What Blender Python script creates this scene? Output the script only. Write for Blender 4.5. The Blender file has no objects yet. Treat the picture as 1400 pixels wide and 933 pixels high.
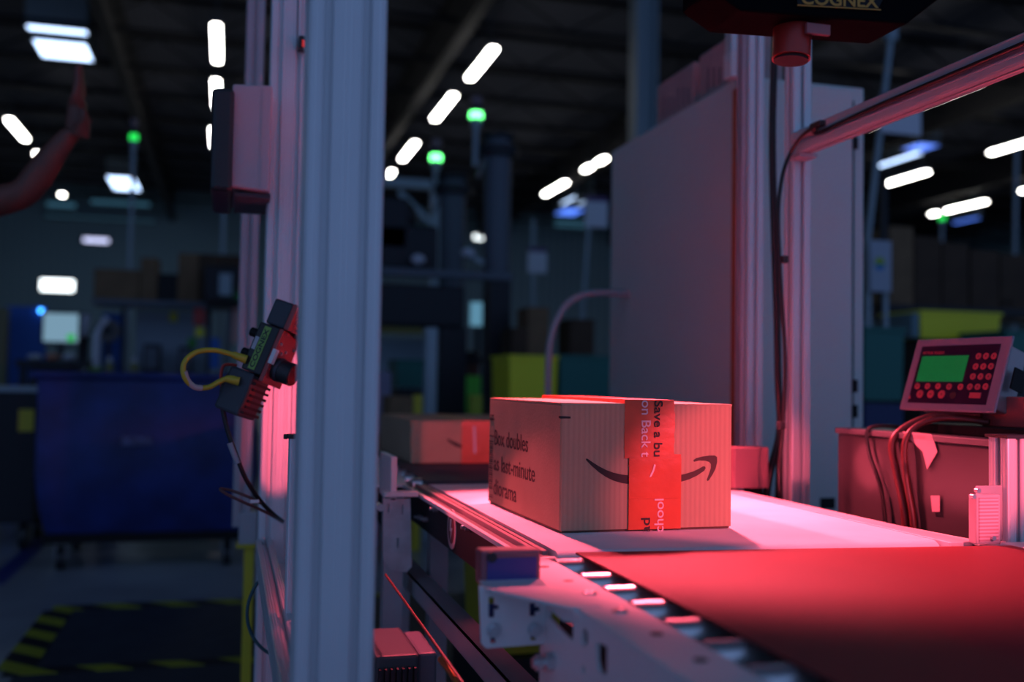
import bpy, bmesh, math, random
from mathutils import Vector, Matrix, Euler
random.seed(7)
scene = bpy.context.scene
C = scene.collection
PI = math.pi

# ------------------------------------------------------------------ camera
FPX, CAMZ = 1400.0, 1.03
def _d(px, py): return Vector(((px - 700) / FPX, (466.5 - py) / FPX, -1.0))
_Y = _d(313, 518).normalized()
_Z = _d(1313, 534).cross(_Y).normalized()
if _Z.y < 0: _Z = -_Z
_X = _Y.cross(_Z)
M3 = Matrix((_X, _Y, _Z))                       # camera -> world
CAM = Vector((0, 0, CAMZ))
def ray(px, py): return M3 @ _d(px, py)
def onz(px, py, z): r = ray(px, py); return CAM + r * ((z - CAMZ) / r.z)
def onx(px, py, x): r = ray(px, py); return CAM + r * (x / r.x)
def ony(px, py, y): r = ray(px, py); return CAM + r * (y / r.y)

cd = bpy.data.cameras.new('camera'); cam = bpy.data.objects.new('camera', cd); C.objects.link(cam)
cam.matrix_world = Matrix.Translation(CAM) @ M3.to_4x4()
cd.sensor_width = 36; cd.lens = 36; cd.clip_start = 0.05; cd.clip_end = 200
cd.dof.use_dof = True; cd.dof.focus_distance = 1.60; cd.dof.aperture_fstop = 2.1
scene.camera = cam

# ------------------------------------------------------------------ world and light
EXPOSURE = 0.0
scene.view_settings.view_transform = 'Standard'; scene.view_settings.look = 'None'
scene.view_settings.exposure = EXPOSURE; scene.view_settings.gamma = 1
scene.view_settings.use_curve_mapping = False
scene.cycles.use_denoising = True
scene.cycles.max_bounces = 6
scene.cycles.sample_clamp_indirect = 3.0
w = bpy.data.worlds.new('world'); scene.world = w; w.use_nodes = True
w.node_tree.nodes['Background'].inputs[0].default_value = (0.30, 0.49, 0.98, 1)
w.node_tree.nodes['Background'].inputs[1].default_value = 0.43

def spot(name, loc, target, energy, color, angle, blend=.3, size=.03):
    d = bpy.data.lights.new(name, 'SPOT'); d.energy = energy; d.color = color
    d.spot_size = math.radians(angle); d.spot_blend = blend; d.shadow_soft_size = size
    o = bpy.data.objects.new(name, d); C.objects.link(o); o.location = loc
    o.rotation_euler = (Vector(target) - Vector(loc)).to_track_quat('-Z', 'Y').to_euler()
    return o
def area(name, loc, target, energy, color, sx, sy, spread=180):
    d = bpy.data.lights.new(name, 'AREA'); d.energy = energy; d.color = color
    d.shape = 'RECTANGLE'; d.size = sx; d.size_y = sy; d.spread = math.radians(spread)
    o = bpy.data.objects.new(name, d); C.objects.link(o); o.location = loc
    o.rotation_euler = (Vector(target) - Vector(loc)).to_track_quat('-Z', 'Y').to_euler()
    return o
RED = (1.0, 0.095, 0.15)
# the red scan lamps of the gantry, plus one added spot on the housing
spot('scan_lamp_overhead', (0.47, 2.12, 1.52), (0.60, 1.72, 0.80), 105, RED, 64, .32, .03)
spot('scan_lamp_overhead', (0.93, 2.12, 1.52), (0.86, 1.72, 0.80), 165, RED, 67, .32, .03)
o = spot('scan_lamp_side', (1.12, 0.70, 1.10), (0.95, 1.5, 0.875), 44, RED, 46, .40, .012); o.scale = (1, .58, 1)
spot('scan_lamp_reader', (0.17, 1.86, 0.86), (0.62, 1.55, 0.72), 2.5, RED, 60, .5, .02)
o = spot('scan_lamp_post', (0.30, 1.25, 0.98), (0.105, 2.2, 0.95), 30, RED, 20, .35, .008); o.scale = (.42, 1, 1)
spot('housing_blob_spot', (0.25, 2.10, 0.93), (1.25, 1.81, 0.875), 130, RED, 6, .6, .01)  # added narrow spot, makes the red reflection blob on the machine housing
spot('scan_lamp_top', (0.75, 1.32, 1.52), (0.12, 2.2, 1.80), 3, RED, 40, .8, .05)

# ------------------------------------------------------------------ materials
def mat(name, col, rough=.5, metal=0.0, emit=None, estr=0.0, var=0.0, vscale=8.0, bump=0.0, bscale=60.0, spec=.5, coat=0.0):
    m = bpy.data.materials.new(name); m.use_nodes = True
    nt = m.node_tree; b = nt.nodes['Principled BSDF']
    b.inputs['Base Color'].default_value = (*col, 1); b.inputs['Roughness'].default_value = rough
    b.inputs['Metallic'].default_value = metal; b.inputs['Specular IOR Level'].default_value = spec
    if coat: b.inputs['Coat Weight'].default_value = coat; b.inputs['Coat Roughness'].default_value = .15
    if emit: b.inputs['Emission Color'].default_value = (*emit, 1); b.inputs['Emission Strength'].default_value = estr
    if var or bump:
        tc = nt.nodes.new('ShaderNodeTexCoord')
    if var:
        n = nt.nodes.new('ShaderNodeTexNoise'); n.inputs['Scale'].default_value = vscale; n.inputs['Detail'].default_value = 5
        nt.links.new(tc.outputs['Object'], n.inputs['Vector'])
        r = nt.nodes.new('ShaderNodeValToRGB')
        r.color_ramp.elements[0].color = (*[c * (1 - var) for c in col], 1); r.color_ramp.elements[0].position = .3
        r.color_ramp.elements[1].color = (*[min(1, c * (1 + var)) for c in col], 1); r.color_ramp.elements[1].position = .7
        nt.links.new(n.outputs['Fac'], r.inputs['Fac']); nt.links.new(r.outputs['Color'], b.inputs['Base Color'])
    if bump:
        n2 = nt.nodes.new('ShaderNodeTexNoise'); n2.inputs['Scale'].default_value = bscale; n2.inputs['Detail'].default_value = 4
        nt.links.new(tc.outputs['Object'], n2.inputs['Vector'])
        bp = nt.nodes.new('ShaderNodeBump'); bp.inputs['Strength'].default_value = bump; bp.inputs['Distance'].default_value = .002
        nt.links.new(n2.outputs['Fac'], bp.inputs['Height']); nt.links.new(bp.outputs['Normal'], b.inputs['Normal'])
    return m
def stripes(name, c1, c2, scale, axis='X', rough=.6, diag=False, bump=0.0, soft=.02):
    m = bpy.data.materials.new(name); m.use_nodes = True
    nt = m.node_tree; b = nt.nodes['Principled BSDF']; b.inputs['Roughness'].default_value = rough
    tc = nt.nodes.new('ShaderNodeTexCoord'); wv = nt.nodes.new('ShaderNodeTexWave')
    wv.wave_type = 'BANDS'; wv.bands_direction = 'DIAGONAL' if diag else axis
    wv.inputs['Scale'].default_value = scale; wv.inputs['Distortion'].default_value = 0
    nt.links.new(tc.outputs['Object'], wv.inputs['Vector'])
    r = nt.nodes.new('ShaderNodeValToRGB'); r.color_ramp.elements[0].color = (*c1, 1); r.color_ramp.elements[1].color = (*c2, 1)
    r.color_ramp.elements[0].position = .5 - soft; r.color_ramp.elements[1].position = .5 + soft
    nt.links.new(wv.outputs['Fac'], r.inputs['Fac']); nt.links.new(r.outputs['Color'], b.inputs['Base Color'])
    if bump:
        bp = nt.nodes.new('ShaderNodeBump'); bp.inputs['Strength'].default_value = bump; bp.inputs['Distance'].default_value = .001
        nt.links.new(wv.outputs['Fac'], bp.inputs['Height']); nt.links.new(bp.outputs['Normal'], b.inputs['Normal'])
    return m

ALU = mat('brushed_aluminium', (.66, .69, .73), .42, .35, var=.06, vscale=3)
ALUD = mat('dull_aluminium', (.40, .42, .46), .5, .3, var=.08, vscale=4)
WHITEM = mat('white_enamel', (.72, .73, .75), .38, var=.04, vscale=5)
GALV = mat('galvanised_steel', (.55, .57, .60), .42, .45, var=.18, vscale=22)
CHROME = mat('chrome', (.80, .81, .84), .34, .85)
STEELB = mat('steel_bolt', (.6, .62, .65), .3, .9)
BLACKM = mat('black_metal', (.010, .010, .012), .55, spec=.2)
BLACKP = mat('black_plastic', (.016, .018, .022), .42)
CHARC = mat('charcoal_plastic', (.035, .045, .06), .5)
CABLE = mat('black_cable', (.01, .01, .012), .4)
YCABLE = mat('yellow_cable', (.55, .42, .03), .45)
TEALC = mat('teal_cable', (.01, .09, .11), .45)
CARD = mat('cardboard', (.50, .34, .22), .75, var=.06, vscale=12, bump=.25, bscale=180)
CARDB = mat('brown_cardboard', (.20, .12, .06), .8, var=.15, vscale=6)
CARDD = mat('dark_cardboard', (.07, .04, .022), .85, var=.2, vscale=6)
INK = mat('black_ink', (.018, .014, .014), .6)
INKB = mat('brown_ink', (.05, .028, .022), .65)
WINK = mat('white_ink', (.85, .62, .68), .5)
TAPE = mat('orange_tape', (.62, .085, .03), .32, var=.12, vscale=14, bump=.35, bscale=35)
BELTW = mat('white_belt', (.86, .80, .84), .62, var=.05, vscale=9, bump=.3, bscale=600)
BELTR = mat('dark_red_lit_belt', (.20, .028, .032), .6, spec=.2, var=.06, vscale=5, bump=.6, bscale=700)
BELTD = mat('dark_belt', (.045, .05, .07), .6, bump=.3, bscale=500)
CABG = mat('grey_cabinet', (.60, .63, .62), .6, var=.03, vscale=3, bump=.15, bscale=400)
PANELG = mat('glossy_grey_panel', (.075, .065, .07), .32, .2, var=.05, vscale=4)
BLUEBIN = mat('blue_vinyl', (.012, .03, .17), .5, var=.35, vscale=5, bump=.8, bscale=12)
BLUEP = mat('blue_panel', (.02, .12, .48), .6)
YELP = mat('yellow_plastic', (.85, .80, .02), .5)
YELM = mat('yellow_paint', (.58, .50, .03), .5)
GREENT = mat('dark_teal_plastic', (.010, .14, .115), .5)
LIME = mat('lime_fabric', (.20, .92, .10), .7)
MACH = mat('machine_grey', (.10, .125, .155), .55)
MACHL = mat('pale_machine_grey', (.34, .43, .48), .55)
MACHD = mat('machine_black', (.010, .012, .018), .6)
SIGNW = mat('sign_white', (.68, .70, .78), .6)
REDP = mat('red_plastic', (.50, .03, .02), .4)
ORNG = mat('orange_strip', (.55, .09, .03), .5)
SKIN = mat('skin', (.14, .05, .035), .55, var=.1, vscale=20)
NAVY = mat('navy_fabric', (.012, .014, .035), .8)
SMOKE = mat('sensor_window', (.05, .05, .26), .3)
GLABEL = mat('green_label', (.22, .42, .08), .5)
ALABEL = mat('amber_label', (.55, .26, .03), .5)
CONC = mat('polished_concrete', (.42, .46, .50), .22, var=.25, vscale=1.2, bump=.2, bscale=30)
MATF = mat('black_floor_mat', (.055, .065, .078), .6, var=.15, vscale=10)
HAZ = stripes('hazard_tape', (.02, .02, .02), (.45, .48, .03), 2.6, diag=True, soft=.03)
BTAPE = mat('blue_floor_tape', (.01, .04, .26), .5)
ROOF = stripes('roof_deck', (.045, .05, .075), (.065, .07, .10), 2.2, 'X', .8, soft=.2)
JOIST = mat('dark_joist', (.010, .010, .014), .7)
WALLM = stripes('corrugated_wall', (.17, .30, .37), (.24, .38, .46), .9, 'X', .7, soft=.3)
REFL = stripes('reflector_grid', (.55, .30, .34), (.85, .55, .62), 60, 'Z', .35, bump=.4, soft=.3)
def glow(name, col, s): return mat(name, (0.02, 0.02, 0.02), .5, emit=col, estr=s)
TUBE = glow('lit_tube', (1.0, .97, .90), 20)
SKY = glow('skylight_pane', (.50, .68, 1.0), 4.0)
SKYB = glow('dim_blue_skylight', (.10, .24, 1.0), 1.6)
WINB = glow('bright_window', (.88, .97, 1.0), 4)
TEALG = glow('dim_clerestory', (.05, .16, .25), .55)
GREENL = glow('green_lamp', (.02, .8, .10), 1.6)
GREENLB = glow('green_bright_lamp', (.12, 1.0, .22), 7)
GREEND = glow('green_led', (.01, 1.0, .08), 9)
BLUEL = glow('blue_led', (.05, .35, 1.0), 9)
SCREEN = glow('monitor_picture', (.24, .42, .56), .75)
LCD = mat('green_lcd', (.004, .03, .01), .35, emit=(.003, .12, .03), estr=.75)
LAMPOFF = mat('grey_red_lens', (.18, .12, .14), .4)

# ------------------------------------------------------------------ mesh helpers
class MB:
    def __init__(s): s.bm = bmesh.new()
    def box(s, a, b, rot=None, at=None):
        c = (Vector(a) + Vector(b)) / 2; d = Vector(b) - Vector(a)
        m = Matrix.Translation(c) @ Matrix.Diagonal((abs(d.x), abs(d.y), abs(d.z), 1))
        if rot is not None: m = Matrix.Translation(at) @ rot.to_4x4() @ Matrix.Translation(-Vector(at)) @ m
        bmesh.ops.create_cube(s.bm, size=1, matrix=m); return s
    def cyl(s, p, q, r, n=20, r2=None, caps=True):
        p, q = Vector(p), Vector(q); v = q - p
        m = Matrix.Translation((p + q) / 2) @ v.to_track_quat('Z', 'Y').to_matrix().to_4x4()
        bmesh.ops.create_cone(s.bm, cap_ends=caps, segments=n, radius1=r, radius2=r if r2 is None else r2, depth=v.length, matrix=m); return s
    def sph(s, c, r, sc=(1, 1, 1), n=14):
        bmesh.ops.create_uvsphere(s.bm, u_segments=n, v_segments=n // 2 + 2, radius=r, matrix=Matrix.Translation(c) @ Matrix.Diagonal((*sc, 1))); return s
    def hexb(s, p, q, r): return s.cyl(p, q, r, 6)
    def prism(s, pts, vec):
        vs = [s.bm.verts.new(p) for p in pts]; f = s.bm.faces.new(vs)
        r = bmesh.ops.extrude_face_region(s.bm, geom=[f])
        bmesh.ops.translate(s.bm, vec=vec, verts=[g for g in r['geom'] if isinstance(g, bmesh.types.BMVert)])
        bmesh.ops.recalc_face_normals(s.bm, faces=s.bm.faces[:]); return s
    def bar(s, p, q, wx, wy):
        p, q = Vector(p), Vector(q); v = q - p
        m = Matrix.Translation((p + q) / 2) @ v.to_track_quat('Z', 'Y').to_matrix().to_4x4() @ Matrix.Diagonal((wx, wy, v.length, 1))
        bmesh.ops.create_cube(s.bm, size=1, matrix=m); return s
    def tube(s, pts, r, n=10, steps=6):
        P = [Vector(p) for p in pts]; Q = []
        for i in range(len(P) - 1):
            p0, p1, p2, p3 = P[max(i - 1, 0)], P[i], P[i + 1], P[min(i + 2, len(P) - 1)]
            for k in range(steps):
                t = k / steps
                Q.append(.5 * ((2 * p1) + (p2 - p0) * t + (2 * p0 - 5 * p1 + 4 * p2 - p3) * t * t + (3 * p1 - p0 - 3 * p2 + p3) * t ** 3))
        Q.append(P[-1]); rings = []; up = Vector((.3, .2, 1)).normalized()
        for i, q in enumerate(Q):
            t = (Q[min(i + 1, len(Q) - 1)] - Q[max(i - 1, 0)]).normalized()
            a = t.cross(up); a = a.normalized() if a.length > 1e-4 else Vector((1, 0, 0)); b = t.cross(a).normalized()
            up = -b if i and (-b).dot(up) > 0 else (b if b.dot(up) > 0 else -b)
            b = t.cross(a)
            rings.append([s.bm.verts.new(q + r * (a * math.cos(2 * PI * j / n) + b * math.sin(2 * PI * j / n))) for j in range(n)])
        for A, B in zip(rings, rings[1:]):
            for j in range(n): s.bm.faces.new((A[j], A[(j + 1) % n], B[(j + 1) % n], B[j]))
        s.bm.faces.new(rings[0]); s.bm.faces.new(rings[-1]); return s
    def build(s, name, m, parent=None, bevel=0, smooth=False, loc=None):
        bmesh.ops.recalc_face_normals(s.bm, faces=s.bm.faces[:])
        me = bpy.data.meshes.new(name); s.bm.to_mesh(me); s.bm.free(); me.materials.append(m)
        if smooth:
            for p in me.polygons: p.use_smooth = True
        o = bpy.data.objects.new(name, me); C.objects.link(o)
        if smooth:
            md = o.modifiers.new('split', 'EDGE_SPLIT'); md.split_angle = math.radians(40)
        if bevel:
            b = o.modifiers.new('bevel', 'BEVEL'); b.width = bevel; b.segments = 2; b.limit_method = 'ANGLE'
        if loc is not None: o.location = loc
        if parent: o.parent = parent
        return o
def tag(o, label, cat, group=None):
    o['label'] = label; o['category'] = cat
    if group: o['group'] = group
    return o
def stuff(o): o['kind'] = 'stuff'; return o
def thing(name, label, cat, loc=(0, 0, 0), rot=(0, 0, 0), group=None):
    o = bpy.data.objects.new(name, None); C.objects.link(o); o.location = loc; o.rotation_euler = rot
    o.empty_display_size = .1
    return tag(o, label, cat, group)
def struct(name, mb, m, **k):
    o = mb.build(name, m, **k); o['kind'] = 'structure'; return o
def copy_tree(o, parent=None):
    c = o.copy(); C.objects.link(c); c.parent = parent
    for ch in list(o.children): copy_tree(ch, c)
    return c
def bx(name, a, b, m, parent=None, bevel=0): return MB().box(a, b).build(name, m, parent, bevel)
def text(body, size, mtx, m, parent, depth=.0004, name='printed_text', sx=1.0, bold=0.0, align='LEFT'):
    cu = bpy.data.curves.new('t', 'FONT'); cu.body = body; cu.size = size; cu.extrude = depth; cu.offset = bold * size
    cu.align_x = align
    t = bpy.data.objects.new('t', cu); C.objects.link(t)
    dg = bpy.context.evaluated_depsgraph_get()
    me = bpy.data.meshes.new_from_object(t.evaluated_get(dg)); bpy.data.objects.remove(t)
    me.transform(Matrix.Diagonal((sx, 1, 1, 1))); me.transform(mtx); me.materials.clear(); me.materials.append(m); me.name = name
    o = bpy.data.objects.new(name, me); C.objects.link(o); o.parent = parent; return o
def frame(origin, xdir, ydir):
    x = Vector(xdir).normalized(); y = Vector(ydir).normalized(); z = x.cross(y)
    return Matrix.Translation(origin) @ Matrix((x, y, z)).transposed().to_4x4()

def slot_outline(w, d, pitch=.04, op=.0085, dep=.009):
    """cross-section of a T-slot aluminium extrusion, w x d, slots every `pitch` on each side"""
    def side(L):
        n = max(1, round(L / pitch)); cs = [(-L / 2 + L / n * (i + .5)) for i in range(n)]
        out = []
        for c in cs:
            out += [(c - op * .5 - .0018, 0), (c - op * .5, .0018), (c - op * .5, dep * .45), (c - op, dep * .5), (c - op, dep), (c + op, dep), (c + op, dep * .5), (c + op * .5, dep * .45), (c + op * .5, .0018), (c + op * .5 + .0018, 0)]
        # fine ridges between the slots
        res = []; marks = [-L / 2 + .004] + [c + s * .0095 for c in cs for s in (-1, 1)] + [L / 2 - .004]
        for i in range(n - 1):
            m0 = (cs[i] + cs[i + 1]) / 2
            marks += [m0 - .006, m0, m0 + .006]
        for mk in marks: out += [(mk - .0008, 0), (mk, .0007), (mk + .0008, 0)]
        out.sort(key=lambda q: 0) ; return out, cs
    def ordered(L):
        out, cs = side(L)
        groups = []
        n = len(cs)
        for i in range(n): groups.append((cs[i], out[i * 10:(i + 1) * 10]))
        rest = out[n * 10:]
        for i in range(0, len(rest), 3): groups.append((rest[i + 1][0], rest[i:i + 3]))
        groups.sort(key=lambda g: g[0]); r = []
        for g in groups: r += g[1]
        return r
    P = []
    ch = .0030
    P += [(-w / 2, -d / 2 + ch), (-w / 2 + ch * .3, -d / 2 + ch * .3), (-w / 2 + ch, -d / 2)]; P += [(x, -d / 2 + y) for x, y in ordered(w)]
    P += [(w / 2 - ch, -d / 2), (w / 2 - ch * .3, -d / 2 + ch * .3), (w / 2, -d / 2 + ch)]; P += [(w / 2 - y, x) for x, y in ordered(d)]
    P += [(w / 2, d / 2 - ch), (w / 2 - ch * .3, d / 2 - ch * .3), (w / 2 - ch, d / 2)]; P += [(-x, d / 2 - y) for x, y in ordered(w)]
    P += [(-w / 2 + ch, d / 2), (-w / 2 + ch * .3, d / 2 - ch * .3), (-w / 2, d / 2 - ch)]; P += [(-w / 2 + y, -x) for x, y in ordered(d)]
    return P
def extrusion(name, m, w, d, p, q, parent=None, up=(0, 1, 0)):
    """T-slot profile from p to q; w measured across, d along `up`"""
    p, q = Vector(p), Vector(q); z = (q - p).normalized(); y = Vector(up); y = (y - z * y.dot(z)).normalized(); x = y.cross(z)
    mb = MB(); mb.prism([p + x * a + y * b for a, b in slot_outline(w, d)], q - p)
    return mb.build(name, m, parent)

# ================================================================== THE SETTING
X0, X1, Y0, Y1, ZR = -16.0, 36.0, -6.0, 46.0, 9.0
struct('floor', MB().box((X0, Y0, -.05), (X1, Y1, 0)), CONC)
struct('ceiling', MB().box((X0, Y0 + 4, ZR), (X1, Y1, ZR + .15)), ROOF)
struct('wall_back', MB().box((X0, Y1, 0), (X1, Y1 + .2, ZR)), WALLM)
struct('wall_left', MB().box((X0 - .2, 2, 0), (X0, Y1, ZR)), WALLM)
struct('wall_right', MB().box((X1, 2, 0), (X1 + .2, Y1, ZR)), WALLM)
# open web roof joists running across, girders running along
k = 1
for y in [4 + 2.6 * i for i in range(16)]:
    mb = MB(); mb.box((X0, y - .06, ZR - .16), (X1, y + .06, ZR - .06)).box((X0, y - .05, ZR - .85), (X1, y + .05, ZR - .77))
    n = 44
    for i in range(n):
        xa = X0 + (X1 - X0) * i / n; xb = X0 + (X1 - X0) * (i + 1) / n
        mb.bar((xa, y, ZR - (.8 if i % 2 else .12)), (xb, y, ZR - (.12 if i % 2 else .8)), .035, .035)
    struct('trim_%d' % k, mb, JOIST); k += 1
for x in (-9, -2.5, 4.2, 11, 17.5, 24, 30.5):
    mb = MB(); mb.box((x - .12, 2.5, ZR - 1.25), (x + .12, Y1, ZR - 1.1)).box((x - .12, 2.5, ZR - .2), (x + .12, Y1, ZR - .05)).box((x - .02, 2.5, ZR - 1.2), (x + .02, Y1, ZR - .1))
    struct('trim_%d' % k, mb, JOIST); k += 1
# windows high in the back wall
def win(n, px0, py0, px1, py1, m):
    a = ony(px0, py0, Y1 - .06); b = ony(px1, py1, Y1 - .02)
    o = struct('window_%d' % n, MB().box((a.x, Y1 - .06, b.z), (b.x, Y1 - .01, a.z)), m)
    f = MB(); t = .08
    for u, v in (((a.x - t, b.z - t), (b.x + t, b.z)), ((a.x - t, a.z), (b.x + t, a.z + t)), ((a.x - t, b.z), (a.x, a.z)), ((b.x, b.z), (b.x + t, a.z))):
        f.box((u[0], Y1 - .12, u[1]), (v[0], Y1 - .01, v[1]))
    f.build('window_frame', MACH, o)
win(1, 56, 382, 101, 399, WINB)
win(2, 114, 325, 149, 333, glow('pale_window', (.62, .66, 1.0), 1.6))
win(3, 60, 294, 213, 304, TEALG); win(4, 64, 276, 104, 285, TEALG); win(5, 124, 273, 205, 283, TEALG)
win(6, 648, 321, 660, 328, WINB)
win(7, 758, 300, 800, 312, TEALG)

# skylights in the roof
def skylight(px0, py0, px1, py1, label, m, shaft=None):
    a = onz(px0, py0, 8.1); b = onz(px1, py1, 8.1)
    x0, x1 = sorted((a.x, b.x)); y0, y1 = sorted((a.y, b.y))
    t = thing('skylight', label, 'skylight', ((x0 + x1) / 2, (y0 + y1) / 2, 8.1))
    hx, hy = (x1 - x0) / 2, (y1 - y0) / 2
    bx('pane', (-hx, -hy, -.03), (hx, hy, 0), m, t)
    f = MB()
    for s in (-1, 1):
        f.box((s * hx, -hy - .04, -.035), (s * (hx + .04), hy + .04, .01)).box((-hx, s * hy, -.035), (hx, s * (hy + .04), .01))
    f.build('curb', MACH, t)
    w_ = MB()
    for s in (-1, 1): w_.box((s * hx, -hy, .01), (s * hx + s * .03, hy, .91)).box((-hx, s * hy, .01), (hx, s * hy + s * .03, .91))
    w_.build('light_well', MACHL, t)
    return t
skylight(36, 32, 120, 46, 'narrow bright skylight strip at upper left just above the large pane', SKY)
skylight(45, 52, 127, 82, 'large bright bluish skylight pane at the upper left of the roof', SKY)
skylight(146, 240, 192, 260, 'pale blue skylight over the far left of the hall below the green lamp', SKY)
skylight(1196, 226, 1262, 208, 'blue white skylight above the strip light at the right of the cabinet', SKY)
skylight(1232, 203, 1285, 197, 'thin deep blue skylight band above the blue white skylight on the right', SKYB)
skylight(1300, 304, 1342, 297, 'small deep blue skylight at far right under the strip light', SKYB)
skylight(770, 278, 785, 268, 'left one of the small blue skylights seen left of the grey cabinet', SKY)
skylight(790, 280, 808, 270, 'small blue skylight nearest the far edge of the grey cabinet', SKY)
skylight(758, 292, 800, 286, 'dim deep blue skylight band left of the grey cabinet', SKYB)

# strip lights hung under the roof, all running along the hall
ZL = 7.53
def strip_light(p, q, label, z=ZL):
    a = onz(*p, z); b = onz(*q, z); x = (a.x + b.x) / 2; y0, y1 = sorted((a.y, b.y)); L = (y1 - y0) / 2
    t = thing('strip_light', label, 'ceiling light', (x, (y0 + y1) / 2, z), group='strip lights under the roof')
    bx('housing', (-.09, -L, .02), (.09, L, .10), MACH, t)
    bx('diffuser', (-.075, -L + .02, -.03), (.075, L - .02, .02), TUBE, t)
    for s in (-1, 1): MB().cyl((0, s * L * .7, .1), (0, s * L * .7, ZR - z + .005), .008, 6).build('hanger', MACH, t)
strip_light((681, 66), (637, 107), 'strip light at top centre, nearest of the row over the green lamps')
strip_light((624, 130), (591, 163), 'second strip light of the centre row, just left of the taller green lamp')
strip_light((571, 195), (547, 218), 'third strip light of the centre row, above left of the shorter green lamp')
strip_light((537, 234), (531, 240), 'farthest strip light of the centre row, touching the big column edge')
strip_light((297, 34), (296, 84), 'upright looking strip light highest above the black faced monitor housing')
strip_light((297, 110), (295, 146), 'strip light partly hidden by the top corner of the black monitor face')
strip_light((293, 176), (292, 200), 'strip light sliver showing left of the black monitor face')
strip_light((10, 163), (37, 191), 'slanting strip light at far left beside the raised arm')
strip_light((49, 209), (56, 215), 'small strip light blob behind the raised forearm')
strip_light((93, 266), (77, 266.8), 'small pale strip light below the raised forearm')
strip_light((775, 249), (744, 266), 'strip light left of the grey cabinet, longest of its row')
strip_light((827, 216), (818, 223), 'strip light touching the top corner of the grey cabinet')
strip_light((808, 227), (799, 233), 'short strip light between its two neighbours left of the cabinet')
strip_light((1273, 235), (1202, 253), 'strip light right of the cabinet just below the blue white skylight')
strip_light((1425, 189), (1351, 209), 'strip light cut by the right edge of the picture')
strip_light((1343, 275), (1293, 290), 'strip light at right above the small green lamp')
strip_light((1281, 291), (1274, 293.5), 'short strip light end left of the small green lamp on the right')
strip_light((1420, 256), (1397, 262), 'strip light peeping in low at the right edge')
strip_light((1343, 111), (1182, 174), 'long strip light line just under the overhead aluminium beam')

# dim roof support column far behind the cabinet
a = ony(862, 100, 14); b = ony(897, 100, 14)
col = thing('roof_column', 'dim grey steel roof column rising behind the grey cabinet', 'column', ((a.x + b.x) / 2, 14, 0))
MB().box((-.17, -.02, .02), (.17, .02, ZR)).box((-.17, -.15, .02), (-.13, .15, ZR)).box((.13, -.15, .02), (.17, .15, ZR)).build('shaft', MACHL, col)
bx('base_plate', (-.25, -.22, 0), (.25, .22, .02), MACH, col)

# floor markings
fm = thing('floor_mat', 'dark rectangular floor mat framed by yellow and black hazard tape', 'floor mat')
P0 = onz(22, 915, 0); P1 = onz(70, 832, 0)
xl, yn, yf = -.70, 3.90, 4.92
bx('mat_sheet', (xl + .02, yn - .9, .0005), (1.2, yf + .0, .006), MATF, fm)
def tape_run(a, b): return MB().box(a, b).build('hazard_tape', HAZ, fm)
tape_run((xl - .02, yn - .045, .006), (.62, yn + .035, .0085)); tape_run((xl - .02, yf - .05, .006), (.9, yf + .05, .0085)); tape_run((xl - .05, yn + .035, .006), (xl + .07, yf - .05, .0085))
p = onz(-10, 800, 0); q = onz(62, 735, 0)
fl = MB(); v = (q - p).normalized(); nrm = Vector((-v.y, v.x, 0)) * .05
fl.prism([p + nrm + Vector((0, 0, .001)), q + nrm + Vector((0, 0, .001)), q - nrm + Vector((0, 0, .001)), p - nrm + Vector((0, 0, .001))], Vector((0, 0, .002)))
tag(fl.build('floor_tape', BTAPE), 'blue tape line on the concrete floor left of the blue bin', 'floor tape')

# ================================================================== CONVEYORS
BZ = .80
LX, RX = .44, 1.05
# --- middle conveyor (white belt) y 1.34..2.29
mc = thing('middle_conveyor', 'conveyor with the white belt carrying the large printed carton', 'conveyor', (0, 0, 0))
def belt_loop(x0, x1, y0, y1, top, r, t=.004):
    """closed side outline of a belt wrapped round two end rollers"""
    out = []; inn = []
    for i in range(13):
        a = PI / 2 + PI * i / 12
        out.append((y0 + r + r * math.cos(a), top - r + r * math.sin(a)))
    for i in range(13):
        a = -PI / 2 + PI * i / 12
        out.append((y1 - r + r * math.cos(a), top - r + r * math.sin(a)))
    mb = MB(); mb.prism([Vector((x0, y, z)) for y, z in out], Vector((x1 - x0, 0, 0)))
    return mb
belt_loop(LX, RX, 1.335, 2.295, BZ, .022).build('belt', BELTW, mc, smooth=True)
MB().cyl((LX - .03, 1.357, BZ - .024), (LX, 1.357, BZ - .024), .016).build('end_roller', CHROME, mc, smooth=True)
# left rail: stepped flange and dark side frame
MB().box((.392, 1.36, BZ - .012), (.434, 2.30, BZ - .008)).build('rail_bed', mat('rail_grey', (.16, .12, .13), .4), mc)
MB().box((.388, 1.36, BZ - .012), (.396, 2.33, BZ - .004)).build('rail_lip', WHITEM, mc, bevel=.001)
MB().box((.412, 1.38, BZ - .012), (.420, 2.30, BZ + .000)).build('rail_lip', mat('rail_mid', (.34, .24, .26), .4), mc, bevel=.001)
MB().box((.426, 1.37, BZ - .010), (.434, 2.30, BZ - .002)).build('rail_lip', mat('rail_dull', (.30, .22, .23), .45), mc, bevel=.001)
bx('side_frame', (.400, 1.34, .722), (.408, 2.33, BZ - .013), BLACKM, mc)
bx('slider_bed', (LX - .02, 1.40, BZ - .07), (RX + .02, 2.26, BZ - .046), BLACKM, mc)
for px, py in ((575, 707), (583, 710), (597, 696), (641, 721)):
    p = onx(px, py, .398)
    b = MB(); b.hexb((.4005, p.y, p.z), (.391, p.y, p.z), .0065).cyl((.391, p.y, p.z), (.384, p.y, p.z), .0035, 10)
    b.build('bolt', STEELB, mc)
p = onx(617.5, 724, .3985)
st = MB().cyl((.4005, p.y, p.z), (.398, p.y, p.z), .036, 32).build('warning_sticker', mat('sticker_white', (.5, .38, .40), .5), mc, smooth=True)
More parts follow.
